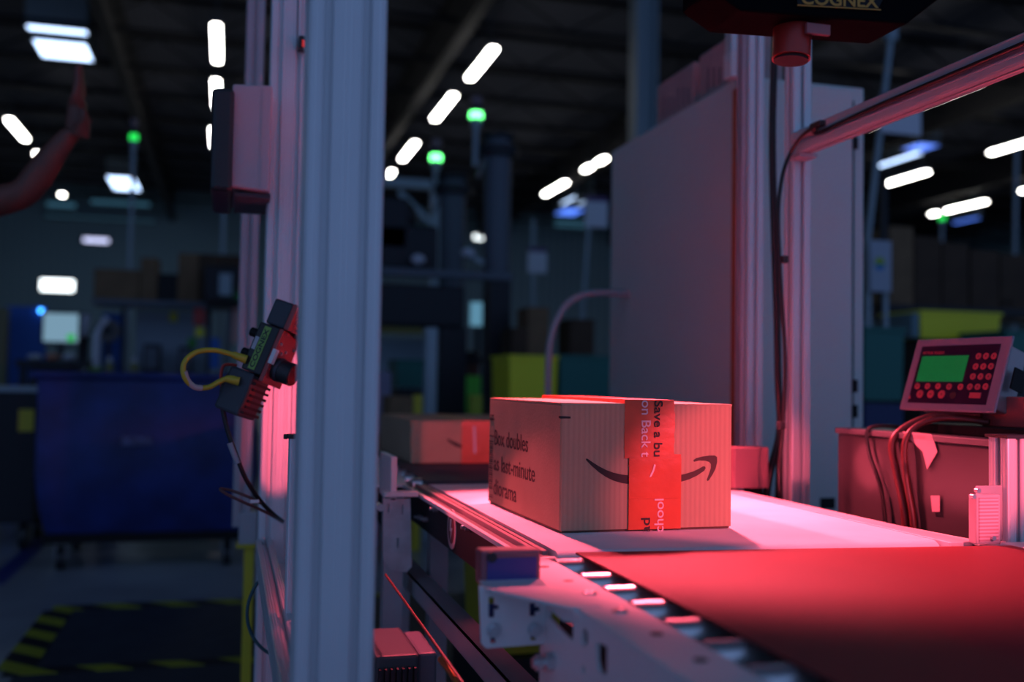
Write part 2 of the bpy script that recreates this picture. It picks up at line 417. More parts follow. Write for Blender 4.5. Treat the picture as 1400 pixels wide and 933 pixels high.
MB().cyl((.3985, p.y, p.z), (.3975, p.y, p.z), .026, 32).build('sticker_disc', mat('sticker_red', (.16, .03, .04), .5), st)
MB().prism([(.3970, p.y + .008, p.z + .018), (.3970, p.y - .004, p.z + .018), (.3970, p.y + .002, p.z + .002), (.3970, p.y - .01, p.z + .003), (.3970, p.y + .006, p.z - .02), (.3970, p.y + .001, p.z - .004), (.3970, p.y + .012, p.z - .004)], Vector((.0006, 0, 0))).build('sticker_symbol', WHITEM, st)
# right rail
MB().box((RX + .004, 1.322, BZ - .03), (RX + .045, 2.2, BZ + .001)).box((RX + .045, 1.305, BZ - .04), (RX + .060, 2.1, BZ - .002)).build('right_rail', ALU, mc, bevel=.0015)
bx('side_frame', (RX + .002, 1.34, .66), (RX + .010, 2.30, BZ - .031), BLACKM, mc)
for x, y in ((.45, 2.2), (1.10, 2.2)):
    bx('leg', (x - .02 if x < 1 else x - .04, y, 0), (x + .02 if x < 1 else x, y + .04, .73 if x < 1 else .77), ALUD, mc)
# transition plate between mid belt and near belt at the right
MB().prism([(RX + .045, 1.28, BZ - .006), (RX + .082, 1.29, BZ - .006), (RX + .06, 1.50, BZ - .006), (RX + .045, 1.50, BZ - .006)], Vector((0, 0, .004))).build('transition_plate', WHITEM, mc)

# --- far conveyor (dark belt) y 2.36..4.4
fc = thing('far_conveyor', 'dark belt conveyor behind, carrying the blurred second carton', 'conveyor')
belt_loop(LX + .01, RX - .02, 2.345, 4.6, BZ - .001, .020).build('belt', BELTD, fc, smooth=True)
MB().prism([(.30, 2.34, BZ - .012), (.40, 2.34, BZ - .012), (.43, 2.6, BZ - .012), (.43, 4.6, BZ - .012), (.385, 4.6, BZ - .012), (.385, 2.9, BZ - .012)], Vector((0, 0, .006))).build('side_plate', WHITEM, fc)
for i in range(9):
    y = 2.42 + .115 * i
    MB().cyl((.425, y, BZ - .018), (LX + .008, y, BZ - .018), .019, 20).build('roller', CHROME, fc, smooth=True)
bx('side_frame', (.385, 2.36, .66), (.395, 4.6, BZ - .02), BLACKM, fc)
bx('slider_bed', (LX - .01, 2.40, BZ - .1), (RX, 4.55, BZ - .042), BLACKM, fc)
bx('side_frame', (RX - .015, 2.36, .66), (RX - .005, 4.6, BZ - .01), ALUD, fc)
for x in (.40, 1.02):
    for y in (2.5, 4.3): bx('leg', (x, y, 0), (x + .04, y + .04, .66), ALUD, fc)

# --- near conveyor (red-lit belt) y .1..1.30
nc = thing('near_conveyor', 'nearest conveyor with wide dull red belt and shiny roller ends', 'conveyor')
NR = 1.112
mb = MB(); 
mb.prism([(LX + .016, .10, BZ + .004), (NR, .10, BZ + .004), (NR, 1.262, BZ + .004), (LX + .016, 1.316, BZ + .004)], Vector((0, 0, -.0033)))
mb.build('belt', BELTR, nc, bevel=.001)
ys = [1.290, 1.186, 1.106, 1.024, .938, .852, .768, .684, .600, .516, .432]
for y in ys:
    ro = MB().cyl((.419, y, BZ - .0195), (NR - .065, y, BZ - .0195), .0200, 32).build('roller', CHROME, nc, smooth=True)
    MB().cyl((.414, y, BZ - .0195), (.4188, y, BZ - .0195), .008, 12).build('axle', STEELB, ro, smooth=True)
bx('under_pan', (.43, .1, .66), (NR, 1.3, .72), BLACKM, nc)
# left side channel: top flange + web, with slots in the web
MB().prism([(.352, .10, BZ), (.414, .10, BZ), (.414, 1.268, BZ), (.405, 1.33, BZ), (.362, 1.33, BZ), (.352, 1.30, BZ)], Vector((0, 0, -.004))).build('channel_flange', WHITEM, nc, bevel=.0012)
def web(x, y0, y1, z0, z1, t, holes, m, name):
    """upright plate with real holes: each hole a polygon of (y,z)"""
    bmx = bmesh.new()
    geo = []
    def ring(pts):
        vs = [bmx.verts.new((x, a, b)) for a, b in pts]
        es = [bmx.edges.new((vs[i], vs[(i + 1) % len(vs)])) for i in range(len(vs))]; return es
    es = ring([(y0, z0), (y1, z0), (y1, z1), (y0, z1)])
    for h in holes: es += ring(h)
    bmesh.ops.triangle_fill(bmx, use_beauty=True, use_dissolve=False, edges=es, normal=(1, 0, 0))
    r_ = bmesh.ops.extrude_face_region(bmx, geom=bmx.faces[:])
    bmesh.ops.translate(bmx, vec=(t, 0, 0), verts=[g for g in r_['geom'] if isinstance(g, bmesh.types.BMVert)])
    mb = MB(); mb.bm.free(); mb.bm = bmx; return mb
def pxs(lst, x): return [(onx(a, b, x).y, onx(a, b, x).z) for a, b in lst]
def zz(pts, ox, oy, s): return [(ox + a / s, oy + b / s) for a, b in pts]
WX = .354
h1 = pxs(zz([(350, 230), (490, 350), (585, 365), (585, 545), (495, 470), (350, 310)], 700, 800, 7), WX)
h3 = pxs(zz([(805, 540), (910, 595), (905, 850), (880, 880), (825, 820), (805, 720)], 700, 800, 7), WX)
def ell(px, py, rx_, ry_): return [(px + rx_ * math.cos(t * PI / 8), py + ry_ * math.sin(t * PI / 8)) for t in range(16)]
h2 = pxs(ell(700 + 695 / 7, 800 + 505 / 7, 4.2, 13), WX)
h4 = pxs(ell(700 + 685 / 7, 800 + 815 / 7, 2.4, 7), WX)
web(WX, .1, onx(738, 870, WX).y, .60, BZ - .004, .004, [h1, h2, h3, h4], WHITEM, 'w').build('channel_web', WHITEM, nc)
bx('channel_backing', (.385, .1, .62), (.39, 1.1, .77), BLACKM, nc)
for px, py, kind in ((818, 812, 1), (855, 837, 1), (755, 775, 0), (780, 795, 0), (905, 867, 0), (960, 903, 0)):
    p = onz(px, py, BZ)
    if kind: MB().sph((.388, p.y, BZ), .0085, (1, 1, .45)).build('dome_bolt', STEELB, nc, smooth=True)
    else: MB().cyl((.388, p.y, BZ), (.388, p.y, BZ + .0006), .0062, 20).build('bolt_hole', BLACKM, nc)
# hex bolt and nut sticking out on the channel end
p = onx(742, 906, WX - .012)
b = MB(); b.hexb((WX, p.y, p.z), (WX - .010, p.y, p.z), .011).cyl((WX - .01, p.y, p.z), (WX - .024, p.y, p.z), .006, 12).hexb((WX - .014, p.y, p.z), (WX - .020, p.y, p.z), .0095)
b.build('hex_bolt', STEELB, nc)
# right edge of the near conveyor
MB().box((NR + .004, .1, BZ - .03), (NR + .05, 1.29, BZ + .004)).build('right_rail', WHITEM, nc, bevel=.002)
for x in (.37, 1.10):
    bx('leg', (x, .3, 0), (x + .04, .34, .66), ALUD, nc)
    bx('leg', (x, 1.0, 0), (x + .04, 1.04, .60), ALUD, nc)
bx('cross_tie', (.37, 1.0, .30), (1.14, 1.04, .34), ALUD, nc)

# bracket plate carrying the sensor
bp = thing('sensor_bracket', 'pale folded steel bracket plate bolted at the left side of the near conveyor', 'bracket')
tp = [(.284, 1.170), (.352, 1.190), (.352, .945), (.345, .940), (.352, .990), (.340, 1.000), (.310, 1.055), (.282, 1.115)]
tp = [onz(*q_, BZ - .001) for q_ in ((655, 795), (742, 786), (800, 800), (822, 832), (818, 831), (784, 833), (663, 806))]
MB().prism([Vector((q_.x, q_.y, BZ - .0025)) for q_ in tp], Vector((0, 0, .003))).build('top_plate', WHITEM, bp)
yb = 1.125
def bw(px, py): q_ = ony(px, py, yb); return (q_.x, q_.z)
bmx = bmesh.new(); es = []
def ringy(pts):
    vs = [bmx.verts.new((a, yb, b)) for a, b in pts]; return [bmx.edges.new((vs[i], vs[(i + 1) % len(vs)])) for i in range(len(vs))]
es += ringy([bw(655, 801), bw(700, 812), bw(751, 823), bw(751, 872), bw(747, 881), bw(664, 887), bw(658, 880)])
def slot(cx, cy, w_, h_, ear=0):
    pts = [(cx - w_, cy - h_), (cx + w_, cy - h_), (cx + w_, cy - ear * .6), (cx + w_ + ear, cy - ear * .5), (cx + w_ + ear, cy + ear * .4), (cx + w_, cy + ear * .5), (cx + w_, cy + h_), (cx - w_, cy + h_)]
    if not ear: pts = [pts[0], pts[1], pts[6], pts[7]]
    return [bw(*q_) for q_ in pts]
for h in (slot(672, 831, 4, 14, 6), slot(728, 834, 4, 9, 6), slot(674, 872, 3.5, 8), slot(729, 868, 3.5, 8)): es += ringy(h)
bmesh.ops.triangle_fill(bmx, use_beauty=True, edges=es, normal=(0, 1, 0))
r_ = bmesh.ops.extrude_face_region(bmx, geom=bmx.faces[:])
bmesh.ops.translate(bmx, vec=(0, .003, 0), verts=[g for g in r_['geom'] if isinstance(g, bmesh.types.BMVert)])
mb = MB(); mb.bm.free(); mb.bm = bmx; mb.build('front_plate', WHITEM, bp)
bx('backing_strip', (bw(661, 820)[0], yb + .012, bw(661, 880)[1]), (bw(748, 820)[0], yb + .016, bw(661, 830)[1]), mat('blue_steel', (.05, .07, .22), .4, .3), bp)
for px, py in ((675, 862), (731, 861)):
    x, z = bw(px, py); b = MB(); b.cyl((x, yb, z), (x, yb - .002, z), .0085).hexb((x, yb - .002, z), (x, yb - .008, z), .0062); b.build('bolt', STEELB, bp)
# small gusset hanging under the top plate front edge
q1 = onz(784, 833, BZ); q2 = onz(820, 832, BZ)
MB().prism([(q1.x, q1.y, BZ - .003), (q2.x - .002, q2.y, BZ - .003), (q2.x - .002, q2.y, BZ - .024), (q2.x - .014, q2.y + .01, BZ - .024)], Vector((0, .003, 0))).build('gusset', WHITEM, bp)

# photo-eye sensor on the bracket
sb = thing('photo_sensor', 'box shaped photo sensor with blue violet window on the pale bracket plate', 'sensor')
ys_ = 1.165
A = ony(658, 754, ys_); B = ony(739, 799, ys_)
bx('body', (A.x, ys_, B.z), (B.x, ys_ + .030, A.z), mat('sensor_body', (.30, .10, .13), .4), sb, bevel=.003)
a2 = ony(666, 764, ys_); b2 = ony(733, 796, ys_)
bx('window', (a2.x, ys_ - .0015, b2.z), (b2.x, ys_ + .001, a2.z), SMOKE, sb)
q_ = ony(672, 762, ys_); MB().cyl((q_.x, ys_ - .004, q_.z), (q_.x, ys_ + .001, q_.z), .0058).build('knob', BLACKP, sb, smooth=True)

# galvanised bracket at the gap between mid and far conveyor
gb = thing('support_bracket', 'galvanised slotted bracket plate left of the white belt next to the big column', 'bracket')
bmx = bmesh.new(); yb = 2.1
def bw(px, py): q_ = ony(px, py, yb); return (q_.x, q_.z)
es = ringy([bw(524, 682), bw(561, 682), bw(563, 775), bw(556, 783), bw(534, 780), bw(524, 765)])
for h in (slot(550, 697, 1.4, 7), slot(544, 743, 1.6, 7), slot(531, 695, 1.4, 6)): es += ringy(h)
bmesh.ops.triangle_fill(bmx, use_beauty=True, edges=es, normal=(0, 1, 0))
r_ = bmesh.ops.extrude_face_region(bmx, geom=bmx.faces[:])
bmesh.ops.translate(bmx, vec=(0, .004, 0), verts=[g for g in r_['geom'] if isinstance(g, bmesh.types.BMVert)])
mb = MB(); mb.bm.free(); mb.bm = bmx; mb.build('plate', GALV, gb)
a = ony(524, 673, yb); b = ony(571, 679, yb)
bx('top_bar', (a.x, yb - .01, b.z), (b.x, yb + .03, a.z), WHITEM, gb, bevel=.001)
a = ony(525, 620, yb + .1); b = ony(531, 672, yb + .1)
bx('upright_fin', (a.x, yb, b.z - .01), (b.x + .002, yb + .16, a.z), WHITEM, gb, bevel=.002)
q_ = ony(522, 696, yb - .05); MB().hexb((q_.x, yb - .035, q_.z), (q_.x, yb - .001, q_.z), .008).build('bolt', STEELB, gb)
bx('leg', (.315, yb + .004, 0), (.355, yb + .044, .79), ALUD, gb)

# lower frame rail, thin red lit edge and gear motor below
a = .38
lr = MB().box((.378, 1.15, .585), (.384, 2.45, .620)).box((.378, 1.15, .616), (.420, 2.45, .620)).box((.378, 1.15, .585), (.420, 2.45, .588)).build('frame_rail', ALUD)
tag(lr, 'long pale steel channel rail running low under the white belt conveyor', 'rail')
rc = MB().tube([onx(527, 786, .285), onx(560, 832, .287), onx(600, 888, .288), onx(650, 960, .290)], .0022, 8)  # sheet's red lit edge, drawn as a tube, light put in its colour
rc = tag(rc.build('red_lit_edge', mat('red_lit_edge_colour', (.12, .02, .015), .5), smooth=True), 'thin red lit sheet edge, drawn as a tube, slanting down beside the foot of the big column', 'sheet edge')
q_ = onx(611, 914, .292); q2_ = onx(624, 930, .292)
MB().cyl(onx(603, 902, .288), q2_, .0048, 12).build('brass_fitting', mat('brass', (.45, .22, .05), .35, .7), rc, smooth=True)
gm = thing('gear_motor', 'grey finned gear motor at the very bottom beside the big column', 'motor')
a = ony(514, 898, 1.75); b = ony(572, 960, 1.75)
bx('body', (a.x, 1.75, b.z - .05), (b.x, 1.95, a.z), mat('motor_grey', (.05, .07, .08), .6), gm, bevel=.006)
bx('gearbox', (b.x + .002, 1.77, b.z - .05), (b.x + .035, 1.93, a.z - .004), MACH, gm, bevel=.005)
for i in range(7): bx('fin', (a.x + .004 + .010 * i, 1.735, b.z - .05), (a.x + .008 + .010 * i, 1.75, a.z - .02), MACHD, gm)
bx('mount', (a.x, 1.78, 0), (b.x, 1.92, b.z - .05), ALUD, gm)
# yellow tote on the floor under the conveyor gap
def tote(name, label, cat, x0, x1, y0, y1, z0, z1, m, group=None, taper=.04, rim=.02):
    t = thing(name, label, cat, ((x0 + x1) / 2, (y0 + y1) / 2, z0), group=group)
    hx, hy, h = (x1 - x0) / 2, (y1 - y0) / 2, z1 - z0; tk = min(.012, hx * .1); bmx = bmesh.new()
    def lp(s, z, inset=0): return [bmx.verts.new((sx * (hx * s - inset), sy * (hy * s - inset), z)) for sx, sy in ((-1, -1), (1, -1), (1, 1), (-1, 1))]
    s0 = 1 - taper; A, B_, D, E_ = lp(s0, 0), lp(1, h), lp(1, h, tk), lp(s0, .01, tk)
    for P, Q in ((A, B_), (B_, D), (D, E_)):
        for i in range(4): bmx.faces.new((P[i], P[(i + 1) % 4], Q[(i + 1) % 4], Q[i]))
    bmx.faces.new(A); bmx.faces.new(E_)
    mb = MB(); mb.bm.free(); mb.bm = bmx; mb.build('shell', m, t)
    mb = MB(); r = rim
    mb.box((-hx - .008, -hy - .012, h - r), (hx + .008, -hy, h)).box((-hx - .008, hy, h - r), (hx + .008, hy + .012, h)).box((-hx - .012, -hy, h - r), (-hx, hy, h)).box((hx, -hy, h - r), (hx + .012, hy, h))
    mb.build('rim', m, t)
    return t
tote('plastic_tote', 'yellow tote seen in the dark gap under the white belt conveyor', 'tote', .72, 1.30, 2.75, 3.15, .28, .56, YELM)
st_ = bx('tote_stand', (.70, 2.72, 0), (1.32, 3.18, .278), MACHD); tag(st_, 'dark low stand under the yellow tote below the conveyor', 'stand')

# ================================================================== CARTONS ON THE BELTS
BOXY0, BOXY1, BX0, BX1, BH = 1.507, 1.911, .496, .792, .200
def carton(label, x0, x1, y0, y1, z0, h, m, name='cardboard_box', group=None, cat='box', loc=None, inner=None):
    t = thing(name, label, cat, (x0, y0, z0), group=group); w_, d_ = x1 - x0, y1 - y0; tk = .003
    bx('walls', (0, 0, 0), (w_, d_, h - tk), m, t, bevel=.0015)
    # two top flaps meeting at the middle seam
    bx('flap', (0, .0005, h - tk), (w_ / 2 - .0008, d_ - .0005, h), m, t)
    bx('flap', (w_ / 2 + .0008, .0005, h - tk), (w_, d_ - .0005, h), m, t)
    return t
cb = thing('printed_carton', 'large tan carton with red lit front, orange tape and printed arrow on the white belt', 'box', (BX0, BOXY0, BZ + .001))
W_, D_ = BX1 - BX0, BOXY1 - BOXY0
CARDF = stripes('corrugated_front', (.50, .34, .22), (.465, .31, .20), 36, 'X', .72, bump=.35, soft=.35)
MB().box((0, .002, .003), (W_, D_, BH - .003)).build('walls', CARD, cb, bevel=.002)
bx('front_panel', (.0015, 0, .003), (W_ - .0015, .0025, BH - .003), CARDF, cb)
bx('bottom_flap', (.003, .003, 0), (W_ - .003, D_ - .003, .003), mat('carton_underside', (.12, .07, .05), .8), cb)
def flap(xa, xb, bulge):
    bmx = bmesh.new(); n = 14; top = []
    for i in range(n + 1):
        y = .001 + (D_ - .002) * i / n; zb = bulge * math.sin(PI * i / n)
        for x, bb in ((xa, 0 if xa < .01 else zb), (xb, 0 if xb > W_ - .01 else zb)): top.append(bmx.verts.new((x, y, BH - .003 + bb)))
    for i in range(n): bmx.faces.new((top[2 * i], top[2 * i + 1], top[2 * i + 3], top[2 * i + 2]))
    r_ = bmesh.ops.extrude_face_region(bmx, geom=bmx.faces[:])
    bmesh.ops.translate(bmx, vec=(0, 0, .003), verts=[g for g in r_['geom'] if isinstance(g, bmesh.types.BMVert)])
    mb = MB(); mb.bm.free(); mb.bm = bmx; return mb.build('top_flap', CARD, cb, smooth=True)
flap(0, W_ / 2 - .001, .002); flap(W_ / 2 + .001, W_, .006)
# tape: over the top and down the front, two overlapping strips
CBM = Matrix.Translation((BX0, BOXY0, BZ + .001)) @ Matrix.Rotation(math.radians(1.7), 4, 'Z'); cb.rotation_euler = (0, 0, math.radians(1.7)); CBI = CBM.inverted()
def loc_hit(px, py, ax):
    o_ = CBI @ CAM; d_ = CBI.to_3x3() @ ray(px, py); return o_ - d_ * (o_[ax] / d_[ax])
def fu(px, py):
    """photo pixel on the front panel -> local x, z"""
    q_ = loc_hit(px, py, 1); return q_.x, q_.z
tx0, _ = fu(853.5, 600); tx1, _ = fu(921, 600); tx1b, _ = fu(930.5, 700); tx0b, _ = fu(858.5, 700)
tx2, _ = fu(921, 600)
zc = fu(860, 627)[1]
def wobble(x0, x1, z0, z1, y, name='tape_strip'):
    rnd = random.Random(int(x0 * 1e5)); n = 16; L, R = [], []
    for i in range(n + 1):
        z = z0 + (z1 - z0) * i / n; L.append((x0 + rnd.uniform(-.0008, .0008), y, z)); R.append((x1 + rnd.uniform(-.0016, .0010), y, z))
    return MB().prism(L + R[::-1], Vector((0, .0006, 0))).build(name, TAPE, cb)
wobble(tx0, tx2 + .001, zc, BH, -.0012)
wobble(tx0b, tx1b, .002, zc + .006, -.0008)
bx('tape_strip', (tx0, -.0006, BH - .001), (tx1, D_ * .999, BH + .0062), TAPE, cb)
# printing on the tape
def face_text(body, px, py, size, rotdeg, m, sx=1.0, bold=0.0, y=-.0020, par=None, L=None):
    x, z = fu(px, py); a = math.radians(rotdeg)
    mt = frame((x, y, z), (math.cos(a), 0, math.sin(a)), (-math.sin(a), 0, math.cos(a)))
    o = text(body, size, Matrix.Identity(4), m, par or cb, .0002, 'printed_text', sx, bold)
    if L:
        w0 = max(v.co.x for v in o.data.vertices)
        for v in o.data.vertices: v.co.x *= L / w0
    o.data.transform(mt); return o
face_text('on Back t', 877, 547, .0225, -90, WINK, .95, .008, L=fu(877, 547)[1] - fu(877, 625)[1])
face_text('Save a bu', 894.5, 547.5, .0200, -90, INK, .95, .014, L=fu(895, 547)[1] - fu(895, 624)[1])
bx('tape_overlap', (tx0b, -.0030, .050), (tx1b - .001, -.0024, zc + .0005), TAPE, cb)
face_text('chool', 905.5, 728.0, .0225, 90, WINK, .95, .008, -.0034, L=fu(905, 682)[1] - fu(905, 728)[1])
face_text('ad', 887.0, 729.0, .0215, 90, INK, .95, .014, -.0034, L=fu(887, 708)[1] - fu(887, 729)[1])
bx('tape_tail', (tx0b, -.0030, .002), (tx1b - .001, -.0024, .0498), TAPE, cb)
def inkpoly(pts, m, y=-.0006, name='printed_arrow'):
    return MB().prism([(fu(*q_)[0], y, fu(*q_)[1]) for q_ in pts], Vector((0, .0005, 0))).build(name, m, cb)
def z1_(pts): return [(650 + a / 3.5, 520 + b / 3.5) for a, b in pts]
inkpoly(z1_([(528, 376), (536, 376), (560, 393), (590, 412), (625, 430), (660, 443), (700, 452), (735, 456), (735, 497), (700, 493), (660, 481), (625, 464), (590, 440), (555, 410), (530, 384)]), INK)
inkpoly(z1_([(968, 456), (1000, 450), (1040, 438), (1070, 424), (1088, 413), (1098, 413), (1101, 421), (1094, 434), (1060, 457), (1020, 476), (968, 491)]), INKB)
inkpoly(z1_([(1042, 384), (1055, 374), (1085, 366), (1120, 361), (1145, 361), (1156, 368), (1156, 392), (1148, 425), (1134, 452), (1116, 480), (1109, 483), (1107, 476), (1118, 448), (1127, 420), (1127, 402), (1118, 392), (1100, 386), (1070, 385), (1046, 391)]), INKB)
inkpoly(z1_([(855, 402), (858, 408), (850, 435), (838, 460), (829, 465), (831, 456), (843, 430), (850, 404)]), WINK, -.0038, 'printed_mark')
inkpoly(z1_([(405, 172), (455, 174), (455, 184), (405, 184)]), INK, -.0006, 'printed_mark')
bx('printed_mark', (-.0005, .0, BH - .024), (0, .010, BH - .0205), INK, cb)
# side panel: three lines of text, small printed rules
def su(px, py): q_ = loc_hit(px, py, 0); return q_.y, q_.z
def side_text(body, yfar, ynear, z, size):
    mt = frame((-.0006, yfar, z), (0, -1, 0), (0, 0, 1))
    o = text(body, size, mt, INKB, cb, .0002, 'printed_text', 1.0, .006)
    w0 = max(v.co.y for v in o.data.vertices) - min(v.co.y for v in o.data.vertices)
    s = (yfar - ynear) / w0
    for v in o.data.vertices: v.co.y = yfar + (v.co.y - yfar) * s
    return o
yf_ = su(676, 600)[0]
side_text('Box doubles', yf_, su(721.5, 605)[0], .113, .041)
side_text('as last-minute', yf_, su(731.5, 640)[0], .066, .041)
side_text('diorama', yf_, su(706, 675)[0], .021, .041)
mb = MB()
ya, yb_ = su(669, 640)[0], su(673.5, 640)[0]
for i in range(22):
    z = .028 + i * .0042
    mb.box((-.0006, yb_, z), (0, ya, z + (.0020 if i % 3 else .0030)))
mb.box((-.0006, yb_ - .004, .012), (0, ya, .0145)).box((-.0006, yb_ - .004, .016), (0, ya, .0175))
mb.box((-.0006, yb_ - .010, .127), (0, ya, .1295)).box((-.0006, yb_ - .006, .158), (0, ya, .162)).box((-.0006, yb_ - .003, .166), (0, ya - .004, .1685))
o = mb.build('printed_barcode', INKB, cb)

# second carton, far belt
f2 = thing('tan_carton', 'smaller blurred tan carton with orange tape on the dark far belt', 'box', (.492, 2.83, BZ))
bx('walls', (0, 0, .002), (.45, .60, .118), CARD, f2, bevel=.003)
bx('top_flap', (0, .001, .118), (.45, .299, .121), CARD, f2); bx('top_flap', (0, .301, .118), (.45, .599, .121), CARD, f2)
a = ony(631, 600, 2.83).x - .492
bx('tape_strip', (a, -.001, .002), (a + .085, .60, .1218), TAPE, f2)
def q3(px, py): q_ = ony(px, py, 2.828); return (q_.x - .492, -.0012, q_.z - BZ)
MB().prism([q3(612, 600), q3(620, 604), q3(631, 609), q3(631, 613), q3(622, 610), q3(612, 603)], Vector((0, .001, 0))).build('printed_arrow', INK, f2)
MB().prism([q3(647, 583), q3(650, 583), q3(651, 620), q3(648, 620)], Vector((0, .0005, 0))).build('printed_mark', WINK, f2)

# ================================================================== LEFT GANTRY FRAME
gp = thing('gantry_post', 'large pale slotted aluminium column nearest the camera at left', 'post', (.1115, 1.11, 0))
extrusion('profile', ALU, .081, .08, (0, 0, .01), (0, 0, 2.6), gp)
bx('foot_plate', (-.07, -.07, 0), (.07, .07, .0099), ALUD, gp)
rp = thing('gantry_post', 'red lit slotted aluminium column behind the tilted barcode reader', 'post', (.1055, 2.24, 0))
extrusion('profile', ALU, .076, .08, (0, 0, .01), (0, 0, 2.6), rp)
bx('foot_plate', (-.06, -.06, 0), (.06, .06, .0099), ALUD, rp)
sp = thing('short_profile_post', 'short slotted aluminium profile glowing red between the two left columns', 'post', (0, 0, 0))
a = ony(388, 600, 1.55); b = ony(405, 600, 1.55)
xs = .118; extrusion('profile', ALU, .030, .030, (xs - .017, 1.52, .66), (xs - .017, 1.52, .945), sp)
MB().box((xs - .034, 1.503, .9451), (xs, 1.537, .951)).cyl((xs - .034, 1.51, .948), (xs - .040, 1.51, .948), .004, 10).build('end_cap', BLACKP, sp, bevel=.0015)
bx('foot', (xs - .034, 1.50, .648), (xs + .03, 1.545, .659), ALUD, sp)
lb = extrusion('cross_beam', ALU, .034, .045, (.079, 1.152, .675), (.079, 2.198, .675), None, up=(0, 0, 1))
tag(lb, 'low slotted aluminium beam joining the two left columns', 'beam')
sh = bx('base_shelf', (.1015, 1.152, .640), (.148, 2.198, .648), WHITEM); tag(sh, 'pale plate glowing pink beside the low left beam', 'plate')
# sensor head on the near column, up top
sd = thing('mini_sensor', 'tiny black cube with red eye on the rear left column near the top', 'sensor', (0, 0, 0))
q_ = ony(415, 58, 2.17)
bx('body', (q_.x - .010, 2.165, q_.z - .013), (q_.x + .010, 2.199, q_.z + .013), BLACKP, sd, bevel=.002)
bx('eye', (q_.x - .003, 2.163, q_.z - .011), (q_.x + .006, 2.166, q_.z + .003), glow('red_eye', (1, .03, .01), .5), sd)
q2_ = ony(412, 0, 2.19)
cs = MB().box((q_.x - .009, 2.193, q_.z + .0135), (q_.x - .004, 2.1995, 2.55)).build('cable_cover', ALU, None); tag(cs, 'pale thin strip running up the rear column above the tiny black cube', 'trim strip')

# monitor housing left of rear column
mo = thing('monitor_housing', 'pale box housing with black front plate fixed left of the rear column', 'monitor', (0, 0, 0))
a = ony(318, 120, 2.15); b = ony(371, 266, 2.15)
MB().prism([(a.x, 2.12, b.z + .006), (b.x - .004, 2.12, b.z), (b.x - .004, 2.12, a.z + .004), (a.x, 2.12, a.z)], Vector((0, .26, 0))).build('housing', mat('putty_enamel', (.46, .42, .46), .5), mo, bevel=.004)
a1 = ony(291, 122, 2.12); b1 = ony(317, 264, 2.12)
bx('front_plate', (a1.x, 2.10, b1.z), (b1.x, 2.40, a1.z), BLACKP, mo, bevel=.008)
sm = ony(357, 180, 2.12); bx('seam', (sm.x - .001, 2.1185, b.z + .006), (sm.x + .001, 2.1195, a.z - .004), ALUD, mo)
bx('underside_lip', (a.x + .01, 2.14, b.z - .010), (b.x - .002, 2.36, b.z - .0005), CHARC, mo)
# grey upright behind, on a pale foot with a yellow stand
a = ony(332, 270, 2.95); b = ony(356, 270, 2.95); a2 = ony(330, 700, 2.95)
up_ = thing('rear_upright', 'plain grey upright post behind the red lit column, under the monitor housing', 'post', (0, 0, 0))
extrusion('profile', ALUD, .05, .05, ((a.x + b.x) / 2 - .004, 2.975, .62), ((a.x + b.x) / 2, 2.975, 2.5), up_)
q_ = ony(326, 745, 2.95); q2_ = ony(352, 700, 2.95)
bx('foot_block', (q_.x, 2.94, q_.z), (q2_.x, 3.01, q2_.z), ALUD, up_, bevel=.003)
ys2 = thing('yellow_stand', 'narrow yellow guard post standing at the lower left of the aluminium beam', 'guard post')
q_ = ony(334, 752, 2.93); q2_ = ony(348, 752, 2.93)
ztop = ony(340, 745, 2.93).z
bx('post', (q_.x, 2.94, .008), (q2_.x, 2.98, ztop - .01), YELM, ys2, bevel=.003)
bx('top_plate', (q_.x - .022, 2.93, ztop - .0099), (q2_.x + .008, 3.0, ztop - .001), YELM, ys2)
bx('foot_plate', (q_.x - .04, 2.90, 0), (q2_.x + .04, 3.02, .0079), YELM, ys2)
tb = MB().tube([ony(381, 896, 2.0), ony(362, 890, 2.0), ony(345, 870, 2.0), ony(338, 845, 2.0), ony(341, 820, 2.0), ony(352, 798, 2.0), ony(368, 785, 2.0)], .0032)
tag(tb.build('looped_cable', TEALC, smooth=True), 'dark teal cable loop curving in front of the yellow guard post', 'cable')

